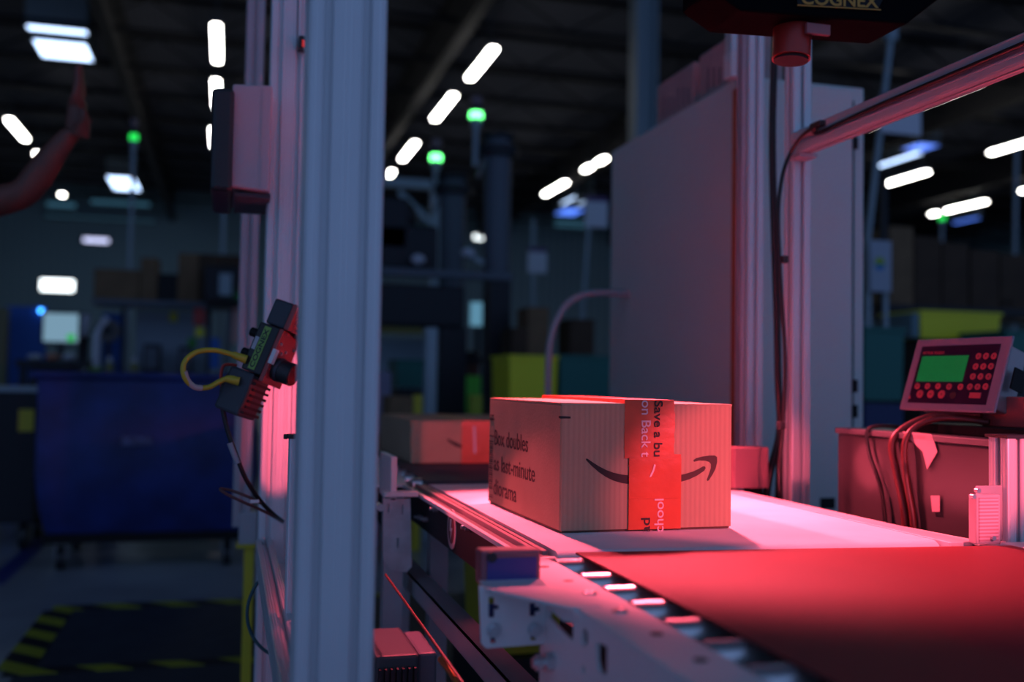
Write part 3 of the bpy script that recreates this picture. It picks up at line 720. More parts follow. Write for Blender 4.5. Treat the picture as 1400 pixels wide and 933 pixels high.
# ---- barcode reader on the left (local: X = viewing direction, Z = long axis)
def reader(label, loc, mtx, s, lab_m, scale_txt=1.0):
    t = thing('barcode_reader', label, 'barcode reader'); t.matrix_world = Matrix.Translation(loc) @ mtx.to_4x4()
    def P(v): return tuple(a * s for a in v)
    MB().box(P((-.030, -.036, -.020)), P((.012, .036, .072))).build('body', BLACKP, t, bevel=.003)
    MB().box(P((-.022, -.034, .073)), P((.018, .034, .122))).build('head', CHARC, t, bevel=.004)
    MB().box(P((-.052, -.034, -.102)), P((.000, .034, -.0205))).build('lower_body', CHARC, t, bevel=.005)
    fr = MB(); fr.box(P((.0125, -.038, -.03)), P((.022, .038, .072))).box(P((.0185, -.038, .0725)), P((.030, .038, .122)))
    f = fr.build('front_plate', mat('reader_face', (.36, .05, .05), .35), t, bevel=.002)
    for i in range(6):
        z = .064 + i * .009
        xx = .0222 if z < .073 else .0302
        MB().box(P((xx, -.026, z)), P((xx + .003, .012, z + .0042))).build('led_bar', mat('led_lens', (.75, .12, .12), .2), f)
    MB().box(P((.0302, -.012, .066)), P((.0312, .030, .112))).build('lens_slot', BLACKM, f)
    for y, z in ((-.028, .046), (.0, .036), (.026, .046), (-.014, .030)): MB().cyl(P((.022, y, z)), P((.0245, y, z)), .003 * s, 10).build('screw', STEELB, f)
    ln = MB().cyl(P((.012, -.008, .002)), P((.058, -.008, .002)), .021 * s, 28).build('lens_barrel', BLACKP, t, smooth=True)
    MB().cyl(P((.058, -.008, .002)), P((.0605, -.008, .002)), .0195 * s, 28).build('lens_glass', mat('lens_red', (.30, .02, .02), .15), ln)
    MB().cyl(P((.028, -.008, .002)), P((.034, -.008, .002)), .0222 * s, 28).build('focus_ring', CHARC, ln)
    MB().box(P((.018, -.042, .006)), P((.026, -.030, .034))).build('side_tab', WHITEM, t, bevel=.001)
    for i in range(7):
        z = -.095 + i * .011
        MB().box(P((.0005, -.030, z)), P((.008, .030, z + .005))).build('cooling_fin', BLACKM, t)
    MB().box(P((.0, -.0345, -.085)), P((.004, -.012, -.045))).build('side_window', mat('side_window_red', (.16, .02, .02), .5), t)
    MB().box(P((-.017, -.0372, -.015)), P((-.003, -.0362, .067))).build('label_plate', lab_m, t)
    mt = frame(P((-.0058, -.0376, -.0115)), (0, 0, 1), (-1, 0, 0))
    tx = text('COGNEX', .0125 * s, mt, BLACKP, t, .0002, 'printed_text', 1.0, .02)
    w0 = max(v.co.z for v in tx.data.vertices) - min(v.co.z for v in tx.data.vertices); z0 = min(v.co.z for v in tx.data.vertices)
    for v in tx.data.vertices: v.co.z = -.0115 * s + (v.co.z - z0) * (.074 * s / w0)
    MB().box(P((-.026, -.0375, .020)), P((-.0185, -.0362, .044))).build('sticker', mat('pale_sticker', (.4, .45, .5), .4), t)
    for z in (.010, .050):
        MB().cyl(P((-.030, -.012, z)), P((-.052, -.012, z)), .0085 * s, 14).build('connector', BLACKM, t, smooth=True)
    return t
rot = Matrix.Rotation(math.radians(21), 3, 'Y') @ Matrix.Rotation(math.radians(-30), 3, 'Z')
rl = ony(366, 502, 1.93)
rd = reader('black barcode reader tilted on the left column, with green lettered label and yellow cable', rl, rot, 1.0, GLABEL)
bk = MB().box((rl.x - .02, 1.965, rl.z - .02), (rl.x + .03, 1.985, rl.z + .03)).bar((rl.x + .02, 1.98, rl.z), (.1, 2.199, rl.z), .02, .02)
tag(bk.build('mounting_arm', BLACKM), 'black arm holding the tilted barcode reader to the rear column', 'bracket')
yc = 1.91
mb = MB().tube([ony(336, 491, yc), ony(318, 485, yc), ony(292, 479, yc - .01), ony(268, 482, yc - .02), ony(252, 496, yc - .03), ony(252, 515, yc - .03), ony(265, 529, yc - .02), ony(284, 530, yc - .01), ony(300, 522, yc), ony(314, 517, yc), ony(326, 520, yc)], .0048, 12)
yc_ = mb.build('network_cable', YCABLE, smooth=True); tag(yc_, 'yellow cable looping out from the left barcode reader', 'cable')
for a, b in (((318, 485), (337, 492)), ((309, 518), (327, 522))): MB().cyl(ony(*a, yc), ony(*b, yc), .0062, 12, .008).build('cable_boot', YCABLE, yc_, smooth=True)
MB().tube([ony(252, 508, yc - .0305), ony(256, 520, yc - .0265), ony(265, 529, yc - .0205), ony(276, 531, yc - .015)], .0053, 12).build('cable_sleeve', mat('clear_sleeve', (.5, .42, .4), .3), yc_, smooth=True)
pc = MB().tube([ony(322, 505, 1.93), ony(308, 520, 1.93), ony(303, 545, 1.93), ony(310, 585, 1.93), ony(322, 620, 1.93), ony(336, 655, 1.94), ony(355, 684, 1.98), ony(372, 702, 2.05), ony(386, 713, 2.19)], .0042, 10)
pc = pc.build('power_cable', CABLE, smooth=True); tag(pc, 'black cable hanging from the left barcode reader down to the rear column', 'cable')
MB().cyl(ony(314, 606, 1.927), ony(325, 634, 1.927), .0052, 10).build('cable_label', mat('grey_label', (.30, .33, .38), .5), pc, smooth=True)
MB().box(ony(346, 682, 1.95) - Vector((.005, .004, .008)), ony(352, 688, 1.95) + Vector((.003, .004, .006))).build('cable_clip', WHITEM, pc, bevel=.001)
c2 = MB().tube([ony(386, 714, 2.19), ony(362, 700, 2.0), ony(335, 688, 1.95), ony(310, 676, 1.94), ony(301, 669, 1.94), ony(316, 671, 1.95), ony(340, 680, 1.95), ony(356, 688, 1.98)], .0028, 8)
tag(c2.build('sensor_cable', mat('brown_cable', (.10, .05, .05), .5), smooth=True), 'thin brown cable loop under the left reader, beside the red lit column', 'cable')
c3 = MB().tube([ony(324, 500, 1.955), ony(306, 500, 1.955), ony(302, 520, 1.955), ony(306, 545, 1.955)], .0030, 8)
tag(c3.build('signal_wire', REDP, smooth=True), 'short red wire at the back of the left barcode reader', 'cable')

# ---- top right reader hanging over the belt
rotT = Matrix.Rotation(math.radians(90), 3, 'Z')
tr = thing('overhead_reader', 'black overhead barcode reader hanging into the top right of the picture', 'barcode reader')
yt = 1.20
def T(px, py, y=yt): return ony(px, py, y)
p0, p1, p2, p3 = T(972, -14), T(1012, 15), T(1240, 33), T(1300, -14)
MB().prism([(p0.x, yt, p0.z + .10), (p0.x, yt, p0.z), (p1.x, yt, p1.z), (p2.x, yt, p2.z), (p3.x, yt, p3.z), (p3.x, yt, p3.z + .08)], Vector((0, .09, 0))).build('body', mat('black_lacquer', (.004, .004, .005), .9, spec=.04), tr, bevel=.004)
a, b = T(1120, 11), T(1206, 14)
lp = MB().prism([T(1088, -18, yt - .001), T(1090, 6, yt - .001), T(1200, 13, yt - .001), T(1212, -12, yt - .001)], Vector((0, -.001, 0))).build('label_plate', BLACKM, tr)
xa = (T(1205, 10) - T(1090, 4)).normalized()
tx = text('COGNEX', .024, frame(T(1095, 5, yt - .0025), xa, Vector((0, 0, 1))), ALABEL, tr, .0003, 'printed_text', 1.0, .02)
w0 = max((v.co - T(1095, 5, yt)).dot(xa) for v in tx.data.vertices); ks = (T(1200, 10) - T(1095, 5)).length / w0
for v in tx.data.vertices:
    dd = v.co - T(1095, 5, yt - .0025); v.co = T(1095, 5, yt - .0025) + dd * 1.0 + xa * (dd.dot(xa) * (ks - 1))
bo = MB(); fr_ = [T(1090, 8, yt - .0015), T(1204, 14.5, yt - .0015), T(1204, 12.9, yt - .0015), T(1090, 6.4, yt - .0015)]
bo.prism(fr_, Vector((0, -.001, 0))).build('label_border', ALABEL, tr)
cl = T(1085, 28); cr = T(1132, 30)
lc = T(1108, 24); 
ll = MB().cyl((lc.x, yt + .045, lc.z + .004), (lc.x - .004, yt + .042, lc.z - .044), .026, 32).build('lens_barrel', REDP, tr, smooth=True)  # red scan light on the barrel is put into its colour
MB().cyl((lc.x - .004, yt + .042, lc.z - .0441), (lc.x - .0042, yt + .042, lc.z - .047), .0235, 32).build('lens_glass', BLACKM, ll)
a = T(1109, 27); b = T(1141, 45)
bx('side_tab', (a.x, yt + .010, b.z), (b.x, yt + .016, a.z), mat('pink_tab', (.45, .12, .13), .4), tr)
MB().box((p1.x + .05, yt + .02, p0.z + .09), (p1.x + .09, yt + .07, 2.3)).build('hanger', ALUD, tr)

# ================================================================== RIGHT GANTRY
# overhead beam along the belt at x ~1.18
ob = thing('overhead_beam', 'red lit slotted aluminium beam slanting across the upper right corner', 'beam')
extrusion('profile', ALU, .036, .050, (1.198, .70, 1.566), (1.198, 1.998, 1.566), ob, up=(0, 0, 1))
bx('end_bracket', (1.178, 1.955, 1.532), (1.222, 1.999, 1.540), ALUD, ob)
oc = MB().tube([(1.1755, .75, 1.572), (1.1755, 1.3, 1.570), (1.1755, 1.7, 1.568), (1.1755, 1.88, 1.564), onx(1115, 172, 1.170)], .0042, 10)
pts = [onx(1115, 172, 1.170), onx(1095, 188, 1.168), ony(1078, 215, 1.97), ony(1068, 250, 1.96), ony(1064, 300, 1.96), ony(1068, 400, 1.96), ony(1073, 480, 1.96), ony(1072, 560, 1.96), ony(1066, 640, 1.96), ony(1068, 690, 1.97), ony(1068, 740, 1.99)]
oc.tube(pts, .0042, 10)
oc = oc.build('long_cable', CABLE, smooth=True); tag(oc, 'black cable along the overhead beam that drops down the right post', 'cable')
q_ = onx(1118, 171, 1.172); bx('cable_tie', (q_.x - .008, q_.y - .02, q_.z - .006), (q_.x + .006, q_.y + .02, q_.z + .006), BLACKP, oc, bevel=.002)
for px, py in ((1073, 355), (1069, 582)):
    q_ = ony(px, py, 1.955); bx('cable_tie', (q_.x - .008, 1.948, q_.z - .008), (q_.x + .006, 1.966, q_.z + .008), BLACKP, oc, bevel=.002)
q_ = ony(1398, 48, 1.32); bx('cable_clamp', (1.166, .98, 1.560), (1.186, 1.02, 1.60), BLACKP, oc)
pR = thing('gantry_post', 'slotted aluminium post right of the white belt, red lit at the bottom', 'post', (1.212, 2.02, 0))
extrusion('profile', ALU, .046, .040, (0, 0, .008), (0, 0, 2.6), pR); bx('foot_plate', (-.05, -.05, 0), (.05, .05, .0079), ALUD, pR)
pS = thing('gantry_post', 'slotted post beside the perforated strip, in front of the grey cabinet', 'post', (1.268, 2.33, 0))
extrusion('profile', ALU, .044, .044, (0, 0, .008), (0, 0, 2.6), pS); bx('foot_plate', (-.022, -.04, 0), (.05, .05, .0079), ALUD, pS)
# perforated strip
xa_, xb_ = ony(1011.5, 400, 2.34).x, ony(1021.5, 400, 2.34).x
holes = []
bmx = bmesh.new(); yb = 2.34; es = ringy([(xa_, .5), (xb_, .5), (xb_, 2.45), (xa_, 2.45)])
for i in range(38):
    z = .56 + i * .05; es += ringy([(xa_ + .007, z), (xb_ - .004, z), (xb_ - .004, z + .022), (xa_ + .007, z + .022)])
bmesh.ops.triangle_fill(bmx, use_beauty=True, edges=es, normal=(0, 1, 0))
r_ = bmesh.ops.extrude_face_region(bmx, geom=bmx.faces[:]); bmesh.ops.translate(bmx, vec=(0, .002, 0), verts=[g for g in r_['geom'] if isinstance(g, bmesh.types.BMVert)])
mb = MB(); mb.bm.free(); mb.bm = bmx; mb.box((xa_, yb + .022, .5), (xb_, yb + .024, 2.45)).box((xa_, yb, 0), (xb_, yb + .024, .5))
tag(mb.build('perforated_strip', ALUD), 'narrow perforated metal strip standing along the cabinet corner', 'strip')
# dark vertical cable bundle
vb = MB().tube([ony(1060, -20, 2.1), ony(1059, 60, 2.1), ony(1056, 180, 2.1), ony(1058, 300, 2.1), ony(1062, 420, 2.1), ony(1064, 520, 2.1), ony(1066, 590, 2.1), ony(1052, 650, 2.1), ony(1046, 700, 2.1), ony(1044, 740, 2.1)], .0085, 10)
vb.tube([ony(1065, 590, 2.11), ony(1064, 650, 2.11), ony(1062, 700, 2.11), ony(1062, 745, 2.11)], .006, 8)
vb.tube([ony(1067, 560, 2.11), ony(1071, 640, 2.11), ony(1074, 740, 2.11)], .006, 8)
tag(vb.build('cable_bundle', CABLE, smooth=True), 'thick black cable bundle running down between the two right posts', 'cable')
bj = thing('junction_box', 'small square red lit box between the carton and the cable bundle', 'box')
a = ony(1004, 612, 2.05); b = ony(1051, 668, 2.05)
bx('body', (a.x, 2.05, b.z), (b.x, 2.10, a.z), mat('junction_enamel', (.26, .12, .14), .6), bj, bevel=.003)
bx('stand', (a.x + .066, 2.102, 0), (a.x + .10, 2.13, b.z + .03), BLACKM, bj)

# ---- grey cabinet
cg = thing('control_cabinet', 'tall grey steel control cabinet behind the right posts', 'cabinet', (1.325, 2.5, 0))
CD, CWI, CH = .98, .385, 1.88
MB().box((0, 0, .05), (CWI, CD, CH)).build('body', CABG, cg, bevel=.004)
bx('plinth', (.02, .02, 0), (CWI - .02, CD - .02, .0499), BLACKM, cg)
bx('edge_strip', (-.003, .003, .3), (.0, .042, CH - .03), ORNG, cg)
MB().box((.004, -.014, .06), (CWI - .045, -.001, CH - .012)).build('door', CABG, cg, bevel=.003)
bx('hinge_gap', (CWI - .042, -.004, .08), (CWI - .034, -.0005, CH - .04), BLACKM, cg)
for z in (.95, 1.02, 1.70): bx('latch', (CWI - .046, -.018, z), (CWI - .030, -.014, z + .035), BLACKM, cg)
q_ = ony(1134, 697, 2.48); bx('cable_port', (q_.x - 1.325 - .025, -.016, .70), (q_.x - 1.325 + .02, -.0145, .73), BLACKM, cg)
# boxes and duct on the cabinet
def cab_top(px0, py0, px1, py1, y0, y1, label, m, marks=True):
    a = onx(px0, py0, 1.36); z1 = onx(px1, py1, 1.36).z
    t = thing('packed_carton', label, 'box', (1.345, y0, CH + .001))
    h = z1 - CH
    bx('body', (0, 0, 0), (.12, y1 - y0, h), m, t, bevel=.003)
    mk = MB()
    for i in range(6):
        y = .03 + (y1 - y0 - .06) * i / 6
        mk.box((-.0008, y, h * .15), (0, y + .012, h * (.5 + .07 * (i % 3))))
    mk.build('printed_marks', mat('grey_print', (.16, .15, .17), .7), t)
    bx('lid_seam', (.057, .001, h), (.063, y1 - y0 - .001, h + .001), CARDD, t)
CPALE = mat('pale_carton', (.40, .30, .30), .8, var=.1, vscale=9)
cab_top(940, 100, 975, 70, 2.52, 2.80, 'pale carton on the cabinet, nearer to the posts', CPALE)
cab_top(905, 120, 935, 98, 2.84, 3.12, 'pale carton on the cabinet, farther back beside the roof column', CPALE)
a = ony(990, 60, 2.50); b = ony(1013, 60, 2.50)
du = thing('metal_duct', 'pale square metal duct rising behind the top of the perforated strip', 'duct')
bx('duct_tube', (a.x, 2.46, 1.93), (b.x - .008, 2.497, 2.45), ALU, du, bevel=.003); bx('duct_collar', (a.x - .003, 2.455, 1.86), (b.x - .006, 2.497, 1.929), WHITEM, du, bevel=.002)

# ---- machine housing right of the belt
mh = thing('machine_housing', 'low dark grey machine housing right of the belt, under the weighing display', 'machine', (1.25, 1.30, 0))
bx('shell', (0, .0, .05), (.55, .62, .935), PANELG, mh, bevel=.004)
bx('top_lid', (-.004, -.0, .9352), (.56, .625, .947), mat('housing_lid', (.16, .15, .16), .4, .2), mh, bevel=.002)
bx('plinth', (.02, .02, 0), (.53, .6, .0499), BLACKM, mh)
# near right post with reflector
pn = thing('gantry_post', 'short slotted aluminium post at the right edge carrying the reflector', 'post', (1.164, 1.325, 0))
extrusion('profile', ALU, .042, .042, (0, 0, .008), (0, 0, .958), pn)
bx('end_cap', (-.024, -.024, .9582), (.03, .024, .963), BLACKP, pn); bx('foot_plate', (-.05, -.05, 0), (.05, .05, .0079), ALUD, pn)
rf = thing('reflector', 'square pink lit reflector on a small plate beside the right edge post', 'reflector')
a = ony(1330, 664, 1.322); b = ony(1372, 748, 1.322)
bx('mounting_plate', (a.x, 1.314, .802), (1.1425, 1.317, a.z), ALUD, rf, bevel=.001)
a = ony(1326, 676, 1.31); b = ony(1362, 742, 1.31)
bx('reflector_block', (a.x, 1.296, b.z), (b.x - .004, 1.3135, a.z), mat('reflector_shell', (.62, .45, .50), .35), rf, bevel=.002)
bx('prism_face', (a.x + .004, 1.2945, b.z + .004), (b.x - .009, 1.2962, a.z - .004), REFL, rf)
for px, py in ((1330, 679), (1357, 736), (1336, 671)):
    q_ = ony(px, py, 1.294); MB().cyl((q_.x, 1.297, q_.z), (q_.x, 1.290, q_.z), .0036, 14).build('screw', STEELB, rf, smooth=True)

# ---- weighing display
yaw, tilt = -1.43, .334
xh = Vector((math.cos(yaw), math.sin(yaw), 0)); nh = Vector((math.sin(yaw), -math.cos(yaw), 0)); nh = Vector((math.sin(yaw), -math.cos(yaw), 0))
upv = Vector((0, 0, 1)) * math.cos(tilt) - nh * math.sin(tilt)
cD = Vector((1.324, 1.65, 1.061)); 
nrm_ = xh.cross(upv)
FM = Matrix.Translation(cD) @ Matrix((xh, upv, nrm_)).transposed().to_4x4()
wd = thing('weighing_display', 'weighing display with green screen and round keys on the machine housing', 'weighing display'); wd.matrix_world = FM
bx('faceplate', (-.114, -.0745, -.006), (.114, .0745, 0), mat('display_frame', (.30, .27, .33), .42, .2), wd, bevel=.003)
bx('enclosure', (-.100, -.062, -.062), (.100, .062, -.0062), mat('display_case', (.40, .36, .38), .35, .4), wd, bevel=.004)
def FW(px, py):
    """photo pixel -> local x,y on the display face"""
    n_ = nrm_; r = ray(px, py); t_ = (cD - CAM).dot(n_) / r.dot(n_); return (FM.inverted() @ (CAM + r * t_)).xy
def zq(x, y): return (1210 + x / 5.832, 440 + y / 5.832)
c = [FW(*zq(*q_)) for q_ in ((285, 205), (940, 185), (815, 650), (175, 625))]
bx('keypad', (-.095, -.060, 0), (.092, .058, .0008), mat('keypad_violet', (.02, .008, .03), .35), wd)
sx0, sy0 = FW(*zq(262, 478)); sx1, sy1 = FW(*zq(695, 262))
bx('screen', (sx0 - .004, sy0, .0008), (sx1 - .006, sy1 - .002, .0014), LCD, wd)
KEY = mat('key_red', (.62, .10, .12), .4); KEYD = mat('key_dark', (.06, .03, .03), .5)
keys = [(x, y, 1) for x, y in ((750, 278), (810, 277), (873, 277), (727, 360), (788, 360), (850, 358), (705, 440), (767, 440), (830, 440), (682, 522), (743, 522), (806, 520), (262, 517), (343, 517), (427, 517), (515, 520), (606, 522))] + [(x, y, 1.3) for x, y in ((283, 578), (368, 580), (455, 582))]
for x, y, s in keys:
    u, v = FW(*zq(x, y)); k_ = MB().cyl((u, v, .0008), (u, v, .0022), .0062 * s, 18).build('key', KEY, wd)
    MB().box((u - .0009, v - .0018, .0022), (u + .0009, v + .0018, .0025)).build('key_symbol', KEYD, k_)
u, v = FW(*zq(545, 588)); MB().cyl((u, v, .0008), (u, v, .0018), .0072, 18).build('dark_key', KEYD, wd)
u, v = FW(*zq(722, 590)); bx('wide_key', (u - .013, v - .0055, .0008), (u + .013, v + .0055, .0022), KEY, wd, bevel=.002)
u, v = FW(*zq(312, 250)); text('METTLER TOLEDO', .0072, Matrix.Translation((u - .002, v - .003, .0009)), KEY, wd, .0002, 'printed_text', .9, .02)
u, v = FW(*zq(200, 600)); MB().prism([(u - .003, v - .004, .0009), (u + .003, v - .004, .0009), (u, v + .004, .0009)], Vector((0, 0, .0004))).build('key_symbol', KEY, wd)
bx('yoke', (-.118, -.02, -.05), (-.1145, .02, -.02), BLACKM, wd); bx('yoke', (.1145, -.02, -.05), (.118, .02, -.02), BLACKM, wd)
sk = thing('display_stand', 'short stand under the weighing display on the housing lid', 'stand')
a = onx(1345, 567, 1.33); b = onx(1372, 592, 1.33)
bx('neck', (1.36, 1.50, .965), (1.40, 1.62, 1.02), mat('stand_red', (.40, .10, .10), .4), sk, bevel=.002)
bx('base', (1.30, 1.44, .9475), (1.44, 1.74, .965), BLACKM, sk, bevel=.002)
dc = MB().tube([(1.345, 1.60, .985), (1.31, 1.66, .985), (1.275, 1.705, .965), (1.238, 1.715, .93), (1.236, 1.70, .87), (1.238, 1.68, .80), (1.24, 1.67, .70)], .0075, 10)
dc.tube([(1.345, 1.58, .972), (1.30, 1.64, .978), (1.262, 1.67, .963), (1.236, 1.675, .93), (1.235, 1.67, .86), (1.238, 1.655, .79), (1.24, 1.65, .70)], .006, 10)
tag(dc.build('display_cable', mat('dark_red_cable', (.10, .02, .02), .4), smooth=True), 'two dark cables curving from the weighing display over the housing edge', 'cable')
dc = MB().tube([(1.30, 1.77, .955), (1.245, 1.80, .951), (1.238, 1.79, .90), (1.238, 1.75, .83), (1.24, 1.73, .70)], .004, 8)
tag(dc.build('thin_cable', CABLE, smooth=True), 'thin black cable bent over the housing edge left of the thicker ones', 'cable')
tg = MB().prism([onx(1234, 590, 1.247), onx(1274, 594, 1.247), onx(1282, 618, 1.247), onx(1268, 642, 1.247), onx(1262, 618, 1.247)], Vector((-.001, 0, 0)))
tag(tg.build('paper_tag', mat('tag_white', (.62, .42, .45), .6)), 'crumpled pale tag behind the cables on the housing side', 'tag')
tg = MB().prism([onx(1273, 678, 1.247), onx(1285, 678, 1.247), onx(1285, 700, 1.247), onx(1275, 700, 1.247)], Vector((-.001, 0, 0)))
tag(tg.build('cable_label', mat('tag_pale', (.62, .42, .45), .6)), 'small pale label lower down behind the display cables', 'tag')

# ================================================================== PEOPLE
def skin_mesh(name, verts, edges, radii, m, parent=None, sub=1):
    me = bpy.data.meshes.new(name); me.from_pydata([tuple(v) for v in verts], edges, []); o = bpy.data.objects.new(name, me); C.objects.link(o)
    sk_ = o.modifiers.new('skin', 'SKIN'); sk_.use_smooth_shade = True
    for v, r in zip(me.skin_vertices[0].data, radii): v.radius = (r, r) if not isinstance(r, tuple) else r
    me.skin_vertices[0].data[0].use_root = True
    s_ = o.modifiers.new('sub', 'SUBSURF'); s_.levels = sub; s_.render_levels = sub
    dg = bpy.context.evaluated_depsgraph_get(); m2 = bpy.data.meshes.new_from_object(o.evaluated_get(dg))
    bpy.data.objects.remove(o); m2.materials.clear(); m2.materials.append(m)
    for p in m2.polygons: p.use_smooth = True
    o2 = bpy.data.objects.new(name, m2); C.objects.link(o2); o2.parent = parent; return o2
yp = 2.8
elb = ony(32, 268, yp); wri = ony(99, 178, yp - .02); sho = ony(-150, 300, yp + .05); palm = ony(104, 160, yp - .02)
pe = thing('person', 'person mostly out of view at left raising one arm with open hand', 'person')
sx_ = sho.x; hip = Vector((sx_ - .19, yp + .05, .93)); chest = Vector((sx_ - .17, yp + .05, sho.z - .06)); neck = Vector((sx_ - .18, yp + .05, sho.z + .05))
V = [hip, hip + Vector((0, 0, .22)), chest, neck, neck + Vector((0, 0, .07)), neck + Vector((0, -.01, .17)), neck + Vector((0, 0, .27))]
R = [.14, .125, .135, .055, .055, .088, .07]; E_ = [(i, i + 1) for i in range(6)]
def add(p, r, j): V.append(Vector(p)); R.append(r); E_.append((j, len(V) - 1)); return len(V) - 1
s1 = add(sho, .058, 2); e1 = add((sho + elb) / 2, .052, s1); e2 = add(elb, .040, e1); m1 = add((elb * .6 + wri * .4), .040, e2); w1 = add(wri, .024, m1)
s2 = add((sx_ - .36, yp + .05, sho.z - .04), .055, 2); t1 = add((sx_ - .42, yp + .03, sho.z - .32), .042, s2); t2 = add((sx_ - .42, yp - .05, sho.z - .56), .027, t1)
pm2 = add((sx_ - .42, yp - .07, sho.z - .66), .034, t2)
for s in (-1, 1):
    a = add(hip + Vector((s * .10, 0, -.08)), .088, 0); b = add(hip + Vector((s * .11, -.01, -.44)), .058, a); c = add(hip + Vector((s * .12, .02, -.83)), .038, b); add(hip + Vector((s * .12, -.12, -.89)), .034, c)
# palm and fingers of the raised hand, spread in depth (the hand is seen edge-on)
pl = add(ony(106, 163, yp - .025), .027, w1); pk = add(ony(105, 138, yp - .03), .023, pl)
for i, (dy, L) in enumerate(((-.030, .078), (-.010, .088), (.012, .082), (.034, .064))):
    base = ony(106, 138, yp - .03) + Vector((0, dy * .9, .0)); up1 = Vector((.004, dy * .12, L * .5)); 
    a = add(base + Vector((0, 0, .006)), .0125, pk); b = add(base + up1, .0115, a); add(base + up1 + Vector((-.001, dy * .06, L * .58)), .0095, b)
th = add(ony(113, 178, yp - .055), .019, pl); th2 = add(ony(115, 162, yp - .07), .0145, th); add(ony(112, 147, yp - .075), .008, th2)
skin_mesh('body', V, E_, R, SKIN, pe, 2)
# clothing
SV = [hip + Vector((0, 0, -.03)), hip + Vector((0, 0, .22)), chest, neck + Vector((0, 0, -.03)), sho, (sho + elb) / 2, ony(2, 276, yp), Vector((sx_ - .36, yp + .05, sho.z - .04)), Vector((sx_ - .41, yp + .04, sho.z - .24))]
skin_mesh('shirt', SV, [(0, 1), (1, 2), (2, 3), (2, 4), (4, 5), (5, 6), (2, 7), (7, 8)], [.158, .145, .155, .075, .075, .066, .062, .072, .060], NAVY, pe, 2)
PV = [hip + Vector((0, 0, .02))]; PE = []; PR = [.152]
for s in (-1, 1):
    i = len(PV); PV += [hip + Vector((s * .10, 0, -.10)), hip + Vector((s * .11, -.01, -.44)), hip + Vector((s * .12, .02, -.80))]; PE += [(0, i), (i, i + 1), (i + 1, i + 2)]; PR += [.10, .072, .058]
skin_mesh('trousers', PV, PE, PR, NAVY, pe, 2)
h = neck + Vector((0, .02, .22)); MB().sph(h, .105, (.86, .98, .85), 18).build('hair', MACHD, pe, smooth=True)
for s in (-1, 1): MB().sph(hip + Vector((s * .12, -.05, -.885)), .06, (.75, 2.1, .72), 16).build('shoe', BLACKP, pe, smooth=True)
hc = neck + Vector((0, -.09, .16))
MB().sph(hc + Vector((0, -.002, -.005)), .016, (.8, 1.1, 1.3), 10).build('nose', SKIN, pe, smooth=True)
for s in (-1, 1):
    MB().sph(hc + Vector((s * .032, .012, .022)), .010, (1.2, .6, .7), 10).build('eye', mat('eye_white', (.5, .5, .5), .3), pe, smooth=True)
    MB().sph(neck + Vector((s * .084, 0, .16)), .026, (.35, .7, 1.1), 10).build('ear', SKIN, pe, smooth=True)
MB().sph(hc + Vector((0, .006, -.045)), .020, (1.2, .5, .35), 10).build('mouth', mat('lips', (.16, .05, .05), .5), pe, smooth=True)

# ================================================================== LEFT BACKGROUND
bb = thing('laundry_bin', 'large blue vinyl wheeled bin on the floor at left', 'bin', (0, 0, 0))
xa, xb, ya, yb2 = -.955, .135, 5.80, 6.65
bmx = bmesh.new(); n = 12
def ringb(z, gx, sag):
    vs = []
    for (x0, y0), (x1, y1) in (((xa - gx, ya - gx), (xb + gx, ya - gx)), ((xb + gx, ya - gx), (xb + gx, yb2 + gx)), ((xb + gx, yb2 + gx), (xa - gx, yb2 + gx)), ((xa - gx, yb2 + gx), (xa - gx, ya - gx))):
        for i in range(n):
            t = i / n; bul = sag * math.sin(PI * t) + .008 * math.sin(t * 23 + z * 17)
            x = x0 + (x1 - x0) * t; y = y0 + (y1 - y0) * t; nx, ny = (y1 - y0), -(x1 - x0); L = math.hypot(nx, ny)
            vs.append(bmx.verts.new((x + nx / L * bul, y + ny / L * bul, z)))
    return vs
rings = [ringb(z, g, s) for z, g, s in ((.20, -.05, .0), (.32, -.02, .03), (.5, 0, .045), (.7, .0, .04), (.85, .0, .02), (.97, .005, .01), (1.035, .012, .0))]
rin = ringb(1.035, -.012, 0); rin2 = ringb(.30, -.07, 0)
for A_, B_ in zip(rings + [rin], rings[1:] + [rin, rin2]):
    for i in range(len(A_)):
        if A_ is rings[-1] or True:
            j = (i + 1) % len(A_); 
            try: bmx.faces.new((A_[i], A_[j], B_[j], B_[i]))
            except ValueError: pass
bmx.faces.new(rings[0]); bmx.faces.new(rin2)
mb = MB(); mb.bm.free(); mb.bm = bmx; mb.build('vinyl_shell', BLUEBIN, bb, smooth=True)
mb = MB(); g = .02
for p, q in (((xa - g, ya - g), (xb + g, ya - g)), ((xb + g, ya - g), (xb + g, yb2 + g)), ((xb + g, yb2 + g), (xa - g, yb2 + g)), ((xa - g, yb2 + g), (xa - g, ya - g))): mb.cyl((*p, 1.035), (*q, 1.035), .022, 12)
mb.build('rim', BLUEBIN, bb, smooth=True)
bx('base_frame', (xa + .04, ya + .04, .15), (xb - .04, yb2 - .04, .199), BLACKM, bb)
for x in (xa + .12, xb - .12):
    for y in (ya + .12, yb2 - .12):
        c_ = MB().cyl((x - .02, y, .062), (x + .02, y, .062), .06, 20).build('wheel', BLACKP, bb, smooth=True)
        MB().box((x - .03, y - .02, .06), (x - .022, y + .02, .15)).box((x + .022, y - .02, .06), (x + .03, y + .02, .15)).build('caster_fork', ALUD, c_)
a = ony(166, 597, ya - .05); b = ony(208, 609, ya - .05)
MB().box((a.x, ya - .058, b.z), (b.x, ya - .054, a.z)).build('label', mat('worn_label', (.07, .10, .22), .6, var=.8, vscale=60), bb)

